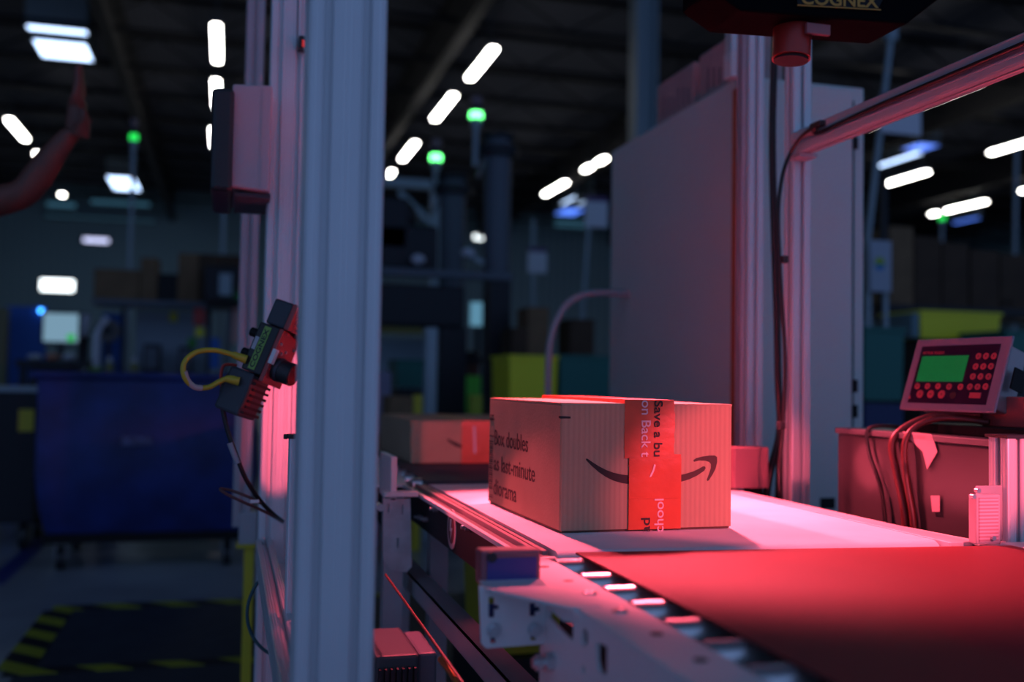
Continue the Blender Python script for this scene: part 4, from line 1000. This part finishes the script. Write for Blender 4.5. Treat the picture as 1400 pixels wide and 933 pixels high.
YB = 9.6
def B(px0, py0, px1, py1, y): a = ony(px0, py0, y); b = ony(px1, py1, y); return a.x, b.x, b.z, a.z
def slab(name, label, cat, px0, py0, px1, py1, y, d, m, to_floor=False, group=None):
    x0, x1, z0, z1 = B(px0, py0, px1, py1, y)
    o = bx(name, (x0, y, 0 if to_floor else z0), (x1, y + d, z1), m, None, bevel=min(.01, (x1 - x0) * .1)); return tag(o, label, cat, group)
# packing bench with shelf
x0, x1, zs, _ = B(125, 415, 333, 415, YB)
wb = thing('packing_bench', 'dark packing bench with overhead shelf behind the blue bin', 'workbench')
zt = ony(200, 512, YB).z
bx('worktop', (x0 - .02, YB - .1, zt - .05), (x1 + .1, YB + .75, zt), MACH, wb)
bx('shelf', (x0, YB, zs - .05), (x1 + .05, YB + .5, zs), MACH, wb)
for px in (167, 284): 
    a, b, _, _ = B(px - 2.5, 490, px + 2.5, 490, YB + .3); bx('upright', (a, YB + .30, zt), (b, YB + .34, zs - .05), MACHD, wb)
for x in (x0, x1 + .03):
    for y in (YB - .05, YB + .66): bx('leg', (x, y, 0), (x + .05, y + .05, zt - .05), MACHD, wb)
a, b, z0, z1 = B(186, 432, 288, 508, YB + .55); bx('back_panel', (a, YB + .6, zt), (b, YB + .62, zs - .06), mat('grey_backboard', (.34, .42, .50), .6), wb)
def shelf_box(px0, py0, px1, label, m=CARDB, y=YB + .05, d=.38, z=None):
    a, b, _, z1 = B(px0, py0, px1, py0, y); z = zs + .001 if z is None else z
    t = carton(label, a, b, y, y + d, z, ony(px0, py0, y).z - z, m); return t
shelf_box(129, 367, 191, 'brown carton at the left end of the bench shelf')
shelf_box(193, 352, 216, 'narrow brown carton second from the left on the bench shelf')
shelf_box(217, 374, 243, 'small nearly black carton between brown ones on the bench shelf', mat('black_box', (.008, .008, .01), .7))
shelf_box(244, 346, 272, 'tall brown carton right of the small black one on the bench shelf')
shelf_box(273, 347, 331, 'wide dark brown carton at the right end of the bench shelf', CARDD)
# black label printer / camera with green led
cm = thing('label_printer', 'black device with green light hanging at the right end of the bench shelf', 'printer')
x0_, x1_, z0_, z1_z = B(280, 362, 338, 414, YB - .45); pxa = x1_; bx('body', (x0_, YB - .45, z0_), (x1_, YB - .02, z1_z), MACHD, cm, bevel=.02)
x0_, x1_, z0_, z1_z = B(300, 374, 316, 404, YB - .46); bx('silver_mechanism', (x0_, YB - .47, z0_), (x1_, YB - .451, z1_z), MACHL, cm)
q_ = ony(331, 406, YB - .46); MB().sph((q_.x, YB - .46, q_.z), .016).build('led', GREEND, cm, smooth=True)
q_ = ony(310, 440, YB - .3); MB().bar((q_.x, YB - .06, zt), (ony(316, 405, YB - .06).x, YB - .06, z0_), .05, .05).build('arm', MACH, cm)
slab('wooden_post', 'salmon coloured upright strip right of the red tag', 'post', 318, 420, 330, 470, YB - .2, .06, mat('salmon_paint', (.60, .32, .28), .6), False)
bpn = slab('blue_post', 'bright blue post behind the yellow cable loop', 'post', 288, 462, 300, 505, YB - .3, .05, BLUEP)
slab('blue_partition', 'blue partition panel at the far left edge', 'partition', 8, 418, 60, 540, YB + 1.2, .05, BLUEP, True)
slab('blue_partition', 'blue partition panel behind the white roll on the bench', 'partition', 140, 428, 166, 500, YB + .8, .05, BLUEP, True)
slab('yellow_column_guard', 'pale yellow upright at the extreme left edge', 'guard', -6, 420, 7, 540, YB + .9, .1, mat('faded_yellow', (.16, .17, .08), .6), True)
mn = thing('computer_monitor', 'bright computer monitor on the dark table behind the blue bin', 'monitor')
x0_, x1_, z0_, z1_z = B(60, 428, 106, 468, YB + .2); bx('casing', (x0_ - .02, YB + .21, z0_ - .02), (x1_ + .02, YB + .25, z1_z + .02), BLACKP, mn); bx('screen', (x0_, YB + .205, z0_), (x1_, YB + .21, z1_z), SCREEN, mn)
bx('stand', ((x0_ + x1_) / 2 - .03, YB + .22, z0_ - .15), ((x0_ + x1_) / 2 + .03, YB + .26, z0_ - .02), BLACKP, mn); q_ = ony(97, 462, YB + .19); MB().sph((q_.x, YB + .195, q_.z), .035).build('status_light', glow('soft_green', (.02, .5, .08), .8), mn, smooth=True)
x0_, x1_, z0_, z1_z = B(24, 492, 119, 530, YB); dk = thing('dark_table', 'black table with scattered papers at the far left', 'table')
bx('tabletop', (x0_, YB - .1, z1_z - .06), (x1_, YB + .7, z1_z), MACHD, dk)
for x in (x0_ + .03, x1_ - .08):
    for y in (YB - .06, YB + .6): bx('leg', (x, y, 0), (x + .05, y + .05, z1_z - .06), MACHD, dk)
bx('drawer_unit', (x0_ + .1, YB - .05, .2), (x1_ - .1, YB + .5, z1_z - .0605), MACHD, dk)
ztab = z1_z
bx('monitor_riser', ((B(60, 490, 106, 490, YB + .2)[0]), YB + .12, ztab), ((B(60, 490, 106, 490, YB + .2)[1]), YB + .34, B(0, 0, 0, 468, YB + .2)[2] - .15), MACHD, dk)
for (a0, b0, a1, b1, m_, l_) in ((36, 481, 56, 489, SIGNW, 'pale crumpled bag at left on the dark table'), (62, 480, 80, 489, mat('salmon_bag', (.75, .28, .18), .6), 'salmon coloured bag on the dark table'), (84, 482, 104, 492, SIGNW, 'pale folded paper bag at the right on the dark table')):
    x0_, x1_, z0_, z1_z = B(a0, b0, a1, b1, YB)
    o = MB().sph((0, 0, 0), .5, (x1_ - x0_, .2, (z1_z - z0_) * 1.15), 14).build('crumpled_bag', m_, None, smooth=True); o.location = ((x0_ + x1_) / 2, YB + .05, ztab + (z1_z - z0_) * .55); tag(o, l_, 'bag')
q_ = ony(56, 425, YB + 1.18); o = MB().sph((0, 0, 0), .02).build('blue_led', BLUEL, None, smooth=True); o.location = (q_.x, YB + 1.185, q_.z); tag(o, 'round blue indicator light on the blue partition', 'indicator light')
cu = thing('cup_dispenser', 'pale cup shaped dispenser right of the bright monitor', 'dispenser'); q_ = ony(116, 430, YB + .3)
MB().cyl((q_.x, YB + .3, q_.z), (q_.x, YB + .3, q_.z - .20), .06, 20, .03).build('cup', SIGNW, cu, smooth=True); bx('back_plate', (q_.x - .06, YB + .37, ztab), (q_.x + .03, YB + .40, q_.z + .02), MACHD, cu)
dl = thing('tape_dispenser', 'white label roll with a long hanging strip on the bench', 'dispenser'); q_ = ony(147, 452, YB + .1)
MB().cyl((q_.x, YB + .08, q_.z), (q_.x, YB + .16, q_.z), .105, 28).build('roll', mat('brown_roll', (.10, .09, .09), .6), dl, smooth=True); MB().cyl((q_.x, YB + .07, q_.z), (q_.x, YB + .079, q_.z), .045, 20).build('core', MACHD, dl)
x0_, x1_, z0_, z1_z = B(126, 448, 136, 504, YB + .05); MB().tube([((x0_ + x1_) / 2, YB + .1, zt + .06), ((x0_ + x1_) / 2 + .0, YB + .1, z1_z - .1), ((x0_ + x1_) / 2 + .03, YB + .1, z1_z + .01), (q_.x, YB + .1, q_.z + .11)], .032, 10).build('strip', SIGNW, dl, smooth=True)
bx('stand', (q_.x - .02, YB + .17, zt), (q_.x + .02, YB + .20, q_.z + .02), MACHD, dl); bx('foot', ((x0_ + x1_) / 2 - .05, YB + .05, zt), ((x0_ + x1_) / 2 + .05, YB + .15, zt + .06), mat('lime_plastic', (.18, .35, .04), .5), dl)
ht = thing('hanging_tags', 'red and yellow tool hanging from the bench shelf', 'tool')
for n_, m_, r in (('red_grip', REDP, (265, 421, 280, 445)), ('yellow_tip', YELP, (267, 448, 279, 461))):
    x0_, x1_, z0_, z1_z = B(*r, YB + .02); bx(n_, (x0_, YB + .02, z0_), (x1_, YB + .08, z1_z), m_, ht, bevel=.01)
q_ = ony(272, 421, YB + .05); MB().cyl((q_.x, YB + .05, q_.z - .01), (q_.x, YB + .05, zs - .049), .006, 8).build('cord', CABLE, ht)
for r, m_, nm, lb_ in (((232, 427, 242, 440), YELP, 'yellow_note', 'small yellow note hanging on the bench back panel'), ((257, 462, 268, 476), mat('green_pouch', (.08, .40, .05), .6), 'green_pouch', 'small green pouch below the yellow tip of the hanging tool')):
    x0_, x1_, z0_, z1_z = B(*r, YB + .57); o = bx(nm, (x0_, YB + .585, z0_), (x1_, YB + .599, z1_z), m_); tag(o, lb_, 'note' if 'note' in nm else 'pouch')
for r, l_ in (((196, 470, 218, 512), 'black boxy device standing at the left on the bench'), ((244, 474, 262, 512), 'black boxy device in the middle of the bench top')):
    x0_, x1_, z0_, z1_z = B(*r, YB + .2); t = thing('bench_device', l_, 'device'); bx('body', (x0_, YB + .2, zt + .001), (x1_, YB + .4, z1_z), MACHD, t, bevel=.01); bx('front', (x0_ + .02, YB + .192, zt + .05), (x1_ - .02, YB + .1995, z1_z - .03), MACH, t)
for px, l_ in ((184, 'small yellow bottle left on the bench top'), (150, 'yellowish box under the label roll on the bench')):
    q_ = ony(px, 497, YB + .02); t = thing('spray_bottle', l_, 'bottle'); MB().cyl((q_.x, YB + .02, zt), (q_.x, YB + .02, zt + .10), .04, 14).build('bottle_body', mat('dull_yellow', (.22, .22, .08), .5), t, smooth=True); MB().cyl((q_.x, YB + .02, zt + .10), (q_.x, YB + .02, zt + .15), .018, 12).build('cap', SIGNW, t)
# small dark cart at lower left with yellow patch
dc = thing('dark_cart', 'black cart half in view at the left of the blue bin', 'cart'); x0_, x1_, z0_, z1_z = B(-60, 535, 48, 670, 6.6)
bx('body', (x0_, 6.6, .16), (x1_, 7.2, z1_z), MACHD, dc, bevel=.01); bx('label', (B(26, 560, 46, 590, 6.6)[0], 6.594, B(26, 560, 46, 590, 6.6)[2]), (B(26, 560, 46, 590, 6.6)[1], 6.5995, B(26, 560, 46, 590, 6.6)[3]), YELM, dc)
bx('top_edge', (x0_, 6.58, z1_z), (x1_, 7.22, z1_z + .03), MACHL, dc)
for x in (x0_ + .06, x1_ - .06):
    for y in (6.66, 7.14): MB().cyl((x - .02, y, .08), (x + .02, y, .08), .079, 16).build('wheel', BLACKP, dc, smooth=True)

# ================================================================== STACK LIGHTS AND SIGNS
def stack_light(px, py, y, zbase, label, w_px=24, gm_=GREENLB, lit_h=13, pole=True, extra_px=22):
    q_ = ony(px, py, y); r = w_px / 1400 * y / 2; h = lit_h / 1400 * y
    t = thing('stack_light', label, 'signal light', (q_.x, y, q_.z), group='green signal lights')
    MB().cyl((0, 0, -h / 2), (0, 0, h / 2), r, 20).build('lit_lens', gm_, t, smooth=True)
    e = extra_px / 1400 * y
    MB().cyl((0, 0, h / 2 + .003), (0, 0, h / 2 + e * .45), r * .92, 20).build('unlit_lens', MACHD, t, smooth=True)
    MB().cyl((0, 0, h / 2 + e * .45 + .003), (0, 0, h / 2 + e), r * .92, 20).build('top_lens', LAMPOFF, t, smooth=True)
    MB().cyl((0, 0, -h / 2 - .003), (0, 0, -h / 2 - e * .55), r * .85, 20).build('base', MACHL if pole else MACHD, t, smooth=True)
    MB().cyl((0, 0, -h / 2 - e * .55), (0, 0, zbase - q_.z), .022 if pole else .04, 10).build('pole', MACHL if pole else MACHD, t, smooth=True)
    return t
stack_light(651, 158, 8.0, 2.78, 'taller green signal light on the thick dark column at centre', 18, GREENLB, 8)
stack_light(596, 216, 9.2, 2.75, 'lower green signal light left of the taller one', 16, GREENLB, 8)
stack_light(183, 188, 11.0, 0, 'green signal light on a thin pole above the bench cartons', 10, GREENL, 7, extra_px=20)
stack_light(1288, 298, 11.5, 0, 'small green signal light under a strip light at far right', 10, GREENL, 7, extra_px=12)

def pole_sign(pxt, pyt, pxb, pyb, y, label, card=None, cm_=SIGNW, cap=True):
    t = thing('sign_pole', label, 'pole'); a = ony(pxt, pyt, y); b = ony(pxb, pyb, y); b2 = a + (b - a) * ((a.z - 0.02) / (a.z - b.z)) if False else Vector((b.x, y, 0))
    MB().cyl(a, b, .022, 12).cyl(b, (b.x, y, .02), .022, 12).build('pole', MACHL, t, smooth=True)
    MB().cyl((b.x, y, 0), (b.x, y, .02), .16, 20).build('foot', MACHD, t, smooth=True)
    if cap: MB().cyl(a + Vector((0, 0, -.02)), a + Vector((0, 0, .10)), .05, 14).build('pole_head', MACHL, t, smooth=True)
    if card:
        x0_, x1_, z0_, z1_z = B(*card, y - .04); bx('card', (x0_, y - .05, z0_), (x1_, y - .035, z1_z), cm_, t)
        bx('card_top', (x0_, y - .052, z1_z - .05), (x1_, y - .0501, z1_z), mat('purple_band', (.12, .06, .18), .6), t)
    return t
pole_sign(1218, 52, 1186, 330, 6.6, 'slanting pale pole with hanging card right of the grey cabinet', (1204, 128, 1258, 186))
pole_sign(729, 300, 729, 470, 10.5, 'thin pole with small pale card left of the curved pipe', (722, 338, 747, 374), cap=False)
pole_sign(806, 290, 793, 470, 9.5, 'thin pole with card touching the far edge of the grey cabinet', (800, 268, 830, 312), cap=False)
pole_sign(1390, 205, 1386, 420, 9.0, 'thin dim pole near the right edge behind the weighing display', None, cap=False)
pole_sign(307, 262, 303, 400, 10.8, 'pale slim pole rising above the bench cartons under the monitor housing', None)
# logo board
lg = thing('logo_board', 'narrow white board with green and blue round emblem at right', 'sign'); yl = 5.6
x0_, x1_, z0_, z1_z = B(1190, 328, 1219, 400, yl); bx('board', (x0_, yl, z0_), (x1_, yl + .03, z1_z), mat('board_white', (.36, .40, .48), .6), lg, bevel=.004)
c_ = ony(1203, 362, yl - .002); rr = .038
def half(s, m_, n_):
    pts = [(c_.x + rr * math.cos(PI * i / 16), yl - .003, c_.z + s * rr * (1.25 if s > 0 else 1) * math.sin(PI * i / 16)) for i in range(17)]; MB().prism(pts, Vector((0, .0025, 0))).build(n_, m_, lg)
half(1, mat('emblem_lime', (.28, .42, .02), .6), 'emblem_top'); half(-1, mat('emblem_blue', (.02, .20, .48), .6), 'emblem_bottom')
MB().bar((x1_ - .01, yl + .05, 0), (x1_ - .01, yl + .05, z1_z - .05), .025, .025).bar((x0_ + .02, yl + .05, 0), (x0_ + .02, yl + .05, z1_z - .05), .025, .025).build('legs', MACHL, lg)

# ================================================================== CENTRE BACKGROUND MACHINE
def cylcol(px0, px1, pyt, y, label):
    x0_, x1_, _, zt_ = B(px0, pyt, px1, pyt, y); r = (x1_ - x0_) / 2; cx = (x0_ + x1_) / 2
    t = thing('actuator_column', label, 'machine column', (cx, y, 0))
    MB().cyl((0, 0, .03), (0, 0, zt_ - .18), r, 28).build('tube', MACH, t, smooth=True)
    MB().cyl((0, 0, zt_ - .18), (0, 0, zt_ - .10), r * 1.55, 28).build('collar', MACHD, t, smooth=True)
    MB().cyl((0, 0, zt_ - .10), (0, 0, zt_ - .04), r * 1.0, 28).build('neck', MACH, t, smooth=True)
    MB().cyl((0, 0, zt_ - .04), (0, 0, zt_), r * 1.35, 28).build('top_disc', MACHD, t, smooth=True)
    MB().cyl((0, 0, 0), (0, 0, .03), r * 1.8, 28).build('foot', MACHD, t, smooth=True)
    MB().bar((-r * 1.6, -.02, zt_ - .36), (-r * .5, -.02, zt_ - .02), .03, .03).build('stay_rod', MACH, t)
    return t
cylcol(664, 699, 184, 8.0, 'thick dark grey round machine column at centre with wide collar')
cylcol(603, 637, 240, 9.2, 'thick grey round machine column left of the taller one')
pf = thing('machine_platform', 'dark machine platform with crossbeam between the big column and the centre', 'machine'); yq = 7.6
x0_, x1_, z0_, z1_z = B(500, 364, 702, 384, yq); bx('crossbeam', (x0_, yq, z0_), (x1_, yq + .12, z1_z), MACH, pf, bevel=.01)
x0_, x1_, _, _ = B(500, 490, 612, 490, yq + .2); za = ony(560, 266, yq).z; bx('upper_unit', (x0_, yq + .15, z1_z), (x1_ - .1, yq + .6, za - .2), MACHD, pf, bevel=.03)
MB().box((x0_, yq + .15, za - .4), (x0_ + .3, yq + .5, za)).sph((x0_ + .25, yq + .3, za - .12), .14).build('drive_unit', MACHD, pf, bevel=.02)
x0_, x1_, zl, zh = B(500, 386, 636, 448, yq); bx('lower_unit', (x0_, yq + .02, zl), (x1_, yq + .6, zh), MACHD, pf, bevel=.02)
x0_, x1_, _, _ = B(604, 490, 640, 490, yq); bx('leg', (x0_, yq + .05, 0), (x1_, yq + .22, zl), MACHD, pf)
x0_, x1_, _, _ = B(668, 490, 697, 490, yq); bx('leg', (x0_, yq + .0, 0), (x1_, yq + .10, z0_), MACHD, pf)
for px, py in ((570, 356), (638, 347)):
    q_ = ony(px, py, yq + .1); MB().sph((q_.x, yq + .05, q_.z), .055, (1, 1, .8)).build('dome_cap', mat('pearl_cap', (.55, .58, .66), .25), pf, smooth=True)
a = ony(620, 300, yq - .1); MB().bar(ony(636, 345, yq + .05), ony(660, 360, yq + .05), .03, .03).build('lever', MACHL, pf)
x0_, x1_, z0_, z1_z = B(470, 395, 610, 440, 7.4)
# pale portal frame
pt = thing('portal_frame', 'pale grey portal frame with diagonal brace right of the big column', 'frame'); yq2 = 11.0
x0_, x1_, z0_, z1_z = B(470, 238, 590, 258, yq2); bx('lintel', (x0_, yq2, z0_), (x1_, yq2 + .12, z1_z), MACHL, pt)
x0_, x1_, _, _ = B(586, 490, 597, 490, yq2); bx('jamb', (x0_, yq2 + .002, 0), (x1_, yq2 + .11, z0_), MACHL, pt); bx('jamb', (ony(470, 0, yq2).x, yq2 + .002, 0), (ony(480, 0, yq2).x, yq2 + .11, z0_), MACHL, pt)
MB().bar(ony(545, 262, yq2 + .05), ony(588, 305, yq2 + .05), .06, .06).build('brace', MACHL, pt)
# pale upright, yellow guards, cartons behind the far conveyor
slab('grey_upright', 'slim pale grey upright left of the machine leg, behind the far carton', 'post', 583, 448, 596, 600, 6.6, .06, MACHL, True)
slab('yellow_guard', 'yellow guard post behind the far carton, left of the pale upright', 'guard post', 566, 540, 577, 600, 6.2, .05, YELM, True)
slab('yellow_guard', 'yellow green guard post behind the far end of the large carton', 'guard post', 643, 540, 659, 600, 6.2, .06, mat('lime_yellow', (.30, .36, .01), .5), True)
t = tote('teal_tote', 'dark teal tote behind the far conveyor beside the big column', 'tote', *B(543, 490, 580, 490, 7.0)[:2], 7.0, 7.4, ony(560, 530, 7.0).z, ony(560, 492, 7.0).z, GREENT)
slab('tote_pedestal', 'dark plinth under the dark teal tote', 'stand', 545, 531, 578, 560, 7.02, .35, MACHD, True)
slab('carton_stack', 'brown carton standing behind the far carton next to the big column', 'box', 533, 542, 565, 585, 5.6, .3, CARDB, True)
slab('white_cabinet', 'pale bluish cabinet panel directly right of the big column', 'cabinet', 505, 462, 582, 540, 8.6, .3, mat('pale_blue_panel', (.36, .48, .56), .6), True)
slab('lilac_box', 'pale lilac carton right beside the big column above the far carton', 'box', 512, 508, 534, 585, 6.4, .3, mat('lilac_card', (.20, .19, .28), .7), True)
x0_, x1_, z0_, z1_z = B(520, 447, 578, 457, yq + .01); bx('yellow_rail', (x0_, yq + .01, z0_), (x1_, yq + .06, z1_z), mat('ochre_rail', (.16, .14, .02), .6), pf)
# hi-vis helpers behind the machine leg
def worker(label, px, y, h, vest):
    q_ = ony(px, 500, y); t = thing('person', label, 'person', (q_.x, y, 0)); H = h
    V = [(0, 0, .53 * H), (0, 0, .66 * H), (0, 0, .78 * H), (0, 0, .845 * H), (0, 0, .87 * H), (0, -.01, .93 * H), (0, 0, .97 * H)]
    R = [.13, .12, .13, .052, .05, .085, .06]; E_ = [(i, i + 1) for i in range(6)]
    for s in (-1, 1):
        n0 = len(V); V += [(s * .18, 0, .80 * H), (s * .23, .0, .63 * H), (s * .20, -.14, .52 * H), (s * .16, -.22, .53 * H)]; R += [.055, .042, .028, .03]; E_ += [(2, n0), (n0, n0 + 1), (n0 + 1, n0 + 2), (n0 + 2, n0 + 3)]
        n1 = len(V); V += [(s * .10, 0, .47 * H), (s * .11, -.01, .27 * H), (s * .12, .03, .05 * H), (s * .12, -.10, .025 * H)]; R += [.085, .058, .04, .035]; E_ += [(0, n1), (n1, n1 + 1), (n1 + 1, n1 + 2), (n1 + 2, n1 + 3)]
    skin_mesh('body', V, E_, R, SKIN, t, 1)
    skin_mesh('trousers', [(0, 0, .54 * H), (-.10, 0, .46 * H), (-.11, -.01, .27 * H), (-.12, .03, .07 * H), (.10, 0, .46 * H), (.11, -.01, .27 * H), (.12, .03, .07 * H)], [(0, 1), (1, 2), (2, 3), (0, 4), (4, 5), (5, 6)], [.145, .10, .072, .056, .10, .072, .056], NAVY, t, 1)
    skin_mesh('vest', [(0, 0, .54 * H), (0, 0, .66 * H), (0, 0, .78 * H), (0, 0, .83 * H), (-.17, 0, .80 * H), (.17, 0, .80 * H)], [(0, 1), (1, 2), (2, 3), (2, 4), (2, 5)], [.155, .145, .155, .07, .07, .07], vest, t, 1)
    MB().sph((0, .015, .945 * H), .10, (.86, .95, .85), 14).build('hair', MACHD, t, smooth=True)
    return t
worker('worker in lime green vest standing behind the centre machine column', 646, 8.8, 1.30, LIME)
sb_ = slab('blue_screen', 'pale blue lit panel between the two centre machine columns', 'panel', 644, 413, 662, 446, 9.9, .04, glow('pale_blue_panel_lit', (.14, .36, .52), .7))
slab('screen_stand', 'dark stand under the pale blue lit panel at centre', 'stand', 650, 447, 656, 500, 9.9, .04, MACHD, True)

# yellow and teal totes at centre right
YT = 6.2
z_t = ony(730, 486, YT).z
tote('yellow_tote', 'bright yellow tote left of the curved pipe, behind the large carton', 'tote', *B(697, 490, 762, 490, YT)[:2], YT, YT + .45, ony(730, 562, YT).z, z_t, YELP)
slab('tote_table', 'dark table under the bright yellow and dark green totes', 'table', 690, 563, 850, 590, YT - .02, .6, MACHD, True)
tote('green_tote', 'dark green tote between the curved pipe and the grey cabinet', 'tote', *B(766, 490, 850, 490, YT)[:2], YT, YT + .45, ony(730, 562, YT).z, ony(800, 486, YT).z, GREENT)
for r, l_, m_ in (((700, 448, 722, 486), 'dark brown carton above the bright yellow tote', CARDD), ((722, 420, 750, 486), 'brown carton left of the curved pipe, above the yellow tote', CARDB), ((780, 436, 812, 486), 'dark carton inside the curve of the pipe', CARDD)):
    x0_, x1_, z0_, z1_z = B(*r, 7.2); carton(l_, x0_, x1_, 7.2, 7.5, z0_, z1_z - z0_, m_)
slab('carton_rack', 'dark rack carrying the brown cartons behind the totes', 'rack', 720, 487, 860, 520, 7.15, .5, MACHD, True)
# curved pipe
yc = 3.3
cpipe = MB().tube([ony(749, 575, yc), ony(750, 500, yc), ony(753, 465, yc), ony(763, 435, yc), ony(780, 412, yc), ony(803, 402, yc), ony(830, 401, yc), ony(860, 402, yc)], .0125, 14)
a = ony(749, 575, yc); cpipe.cyl(a + Vector((0, 0, .01)), (a.x, yc, 0), .0125, 14)
a = ony(860, 402, yc)
tag(cpipe.build('curved_handrail', ALUD, smooth=True), 'curved grey pipe rail rising behind the large carton to the cabinet', 'handrail')

# ================================================================== RIGHT BACKGROUND
YR = 5.2
sr = thing('storage_rack', 'dark storage rack full of cartons at far right', 'rack')
x0_, x1_, zl, zh = B(1206, 418, 1440, 425, 7.0)
bx('shelf', (x0_, 7.0, zl - .05), (x1_ + .8, 7.9, zl), MACHD, sr)
for x in (x0_, x1_ + .75):
    for y in (7.0, 7.85): bx('upright', (x, y, 0), (x + .05, y + .05, zh + 1.0), MACHD, sr)
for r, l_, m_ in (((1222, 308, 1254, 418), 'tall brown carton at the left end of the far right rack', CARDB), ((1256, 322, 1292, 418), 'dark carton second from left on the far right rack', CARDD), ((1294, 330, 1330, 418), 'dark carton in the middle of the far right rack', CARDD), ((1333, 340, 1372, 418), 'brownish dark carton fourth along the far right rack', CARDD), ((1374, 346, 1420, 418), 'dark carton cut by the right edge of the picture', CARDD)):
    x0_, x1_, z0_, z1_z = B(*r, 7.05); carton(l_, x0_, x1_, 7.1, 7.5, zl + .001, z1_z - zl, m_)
def tt(r, y, d, m_, l_, nm='storage_tote'):
    x0_, x1_, z0_, z1_z = B(*r, y); t = tote(nm, l_, 'tote', x0_, x1_, y, y + d, z0_, z1_z, m_)
    o = bx('dark_stand', (x0_ + .03, y + .03, 0), (x1_ - .03, y + d - .03, z0_ - .001), MACHD); tag(o, 'dark stand under the ' + l_, 'stand')
tt((1258, 424, 1368, 466), 5.6, .4, YELP, 'wide yellow tote behind the weighing display', 'yellow_tote')
tt((1182, 447, 1236, 548), 4.6, .5, GREENT, 'dark green tote stacked right of the cabinet', 'green_tote')
tt((1375, 452, 1440, 520), 5.2, .4, GREENT, 'dark green tote at the right edge behind the weighing display', 'green_tote')
slab('clear_divider', 'pale bluish strip at the left end of the wide yellow tote', 'divider', 1247, 428, 1257, 462, 5.58, .3, mat('pale_teal', (.12, .22, .25), .5))
slab('blue_box', 'small blue container standing on the wide yellow tote at right', 'container', 1369, 408, 1386, 417.9, 7.1, .15, BLUEP)
slab('blue_tote', 'dark blue crate below the green totes right of the cabinet', 'crate', 1182, 552, 1236, 590, 4.3, .25, mat('deep_blue', (.008, .02, .10), .5), True)
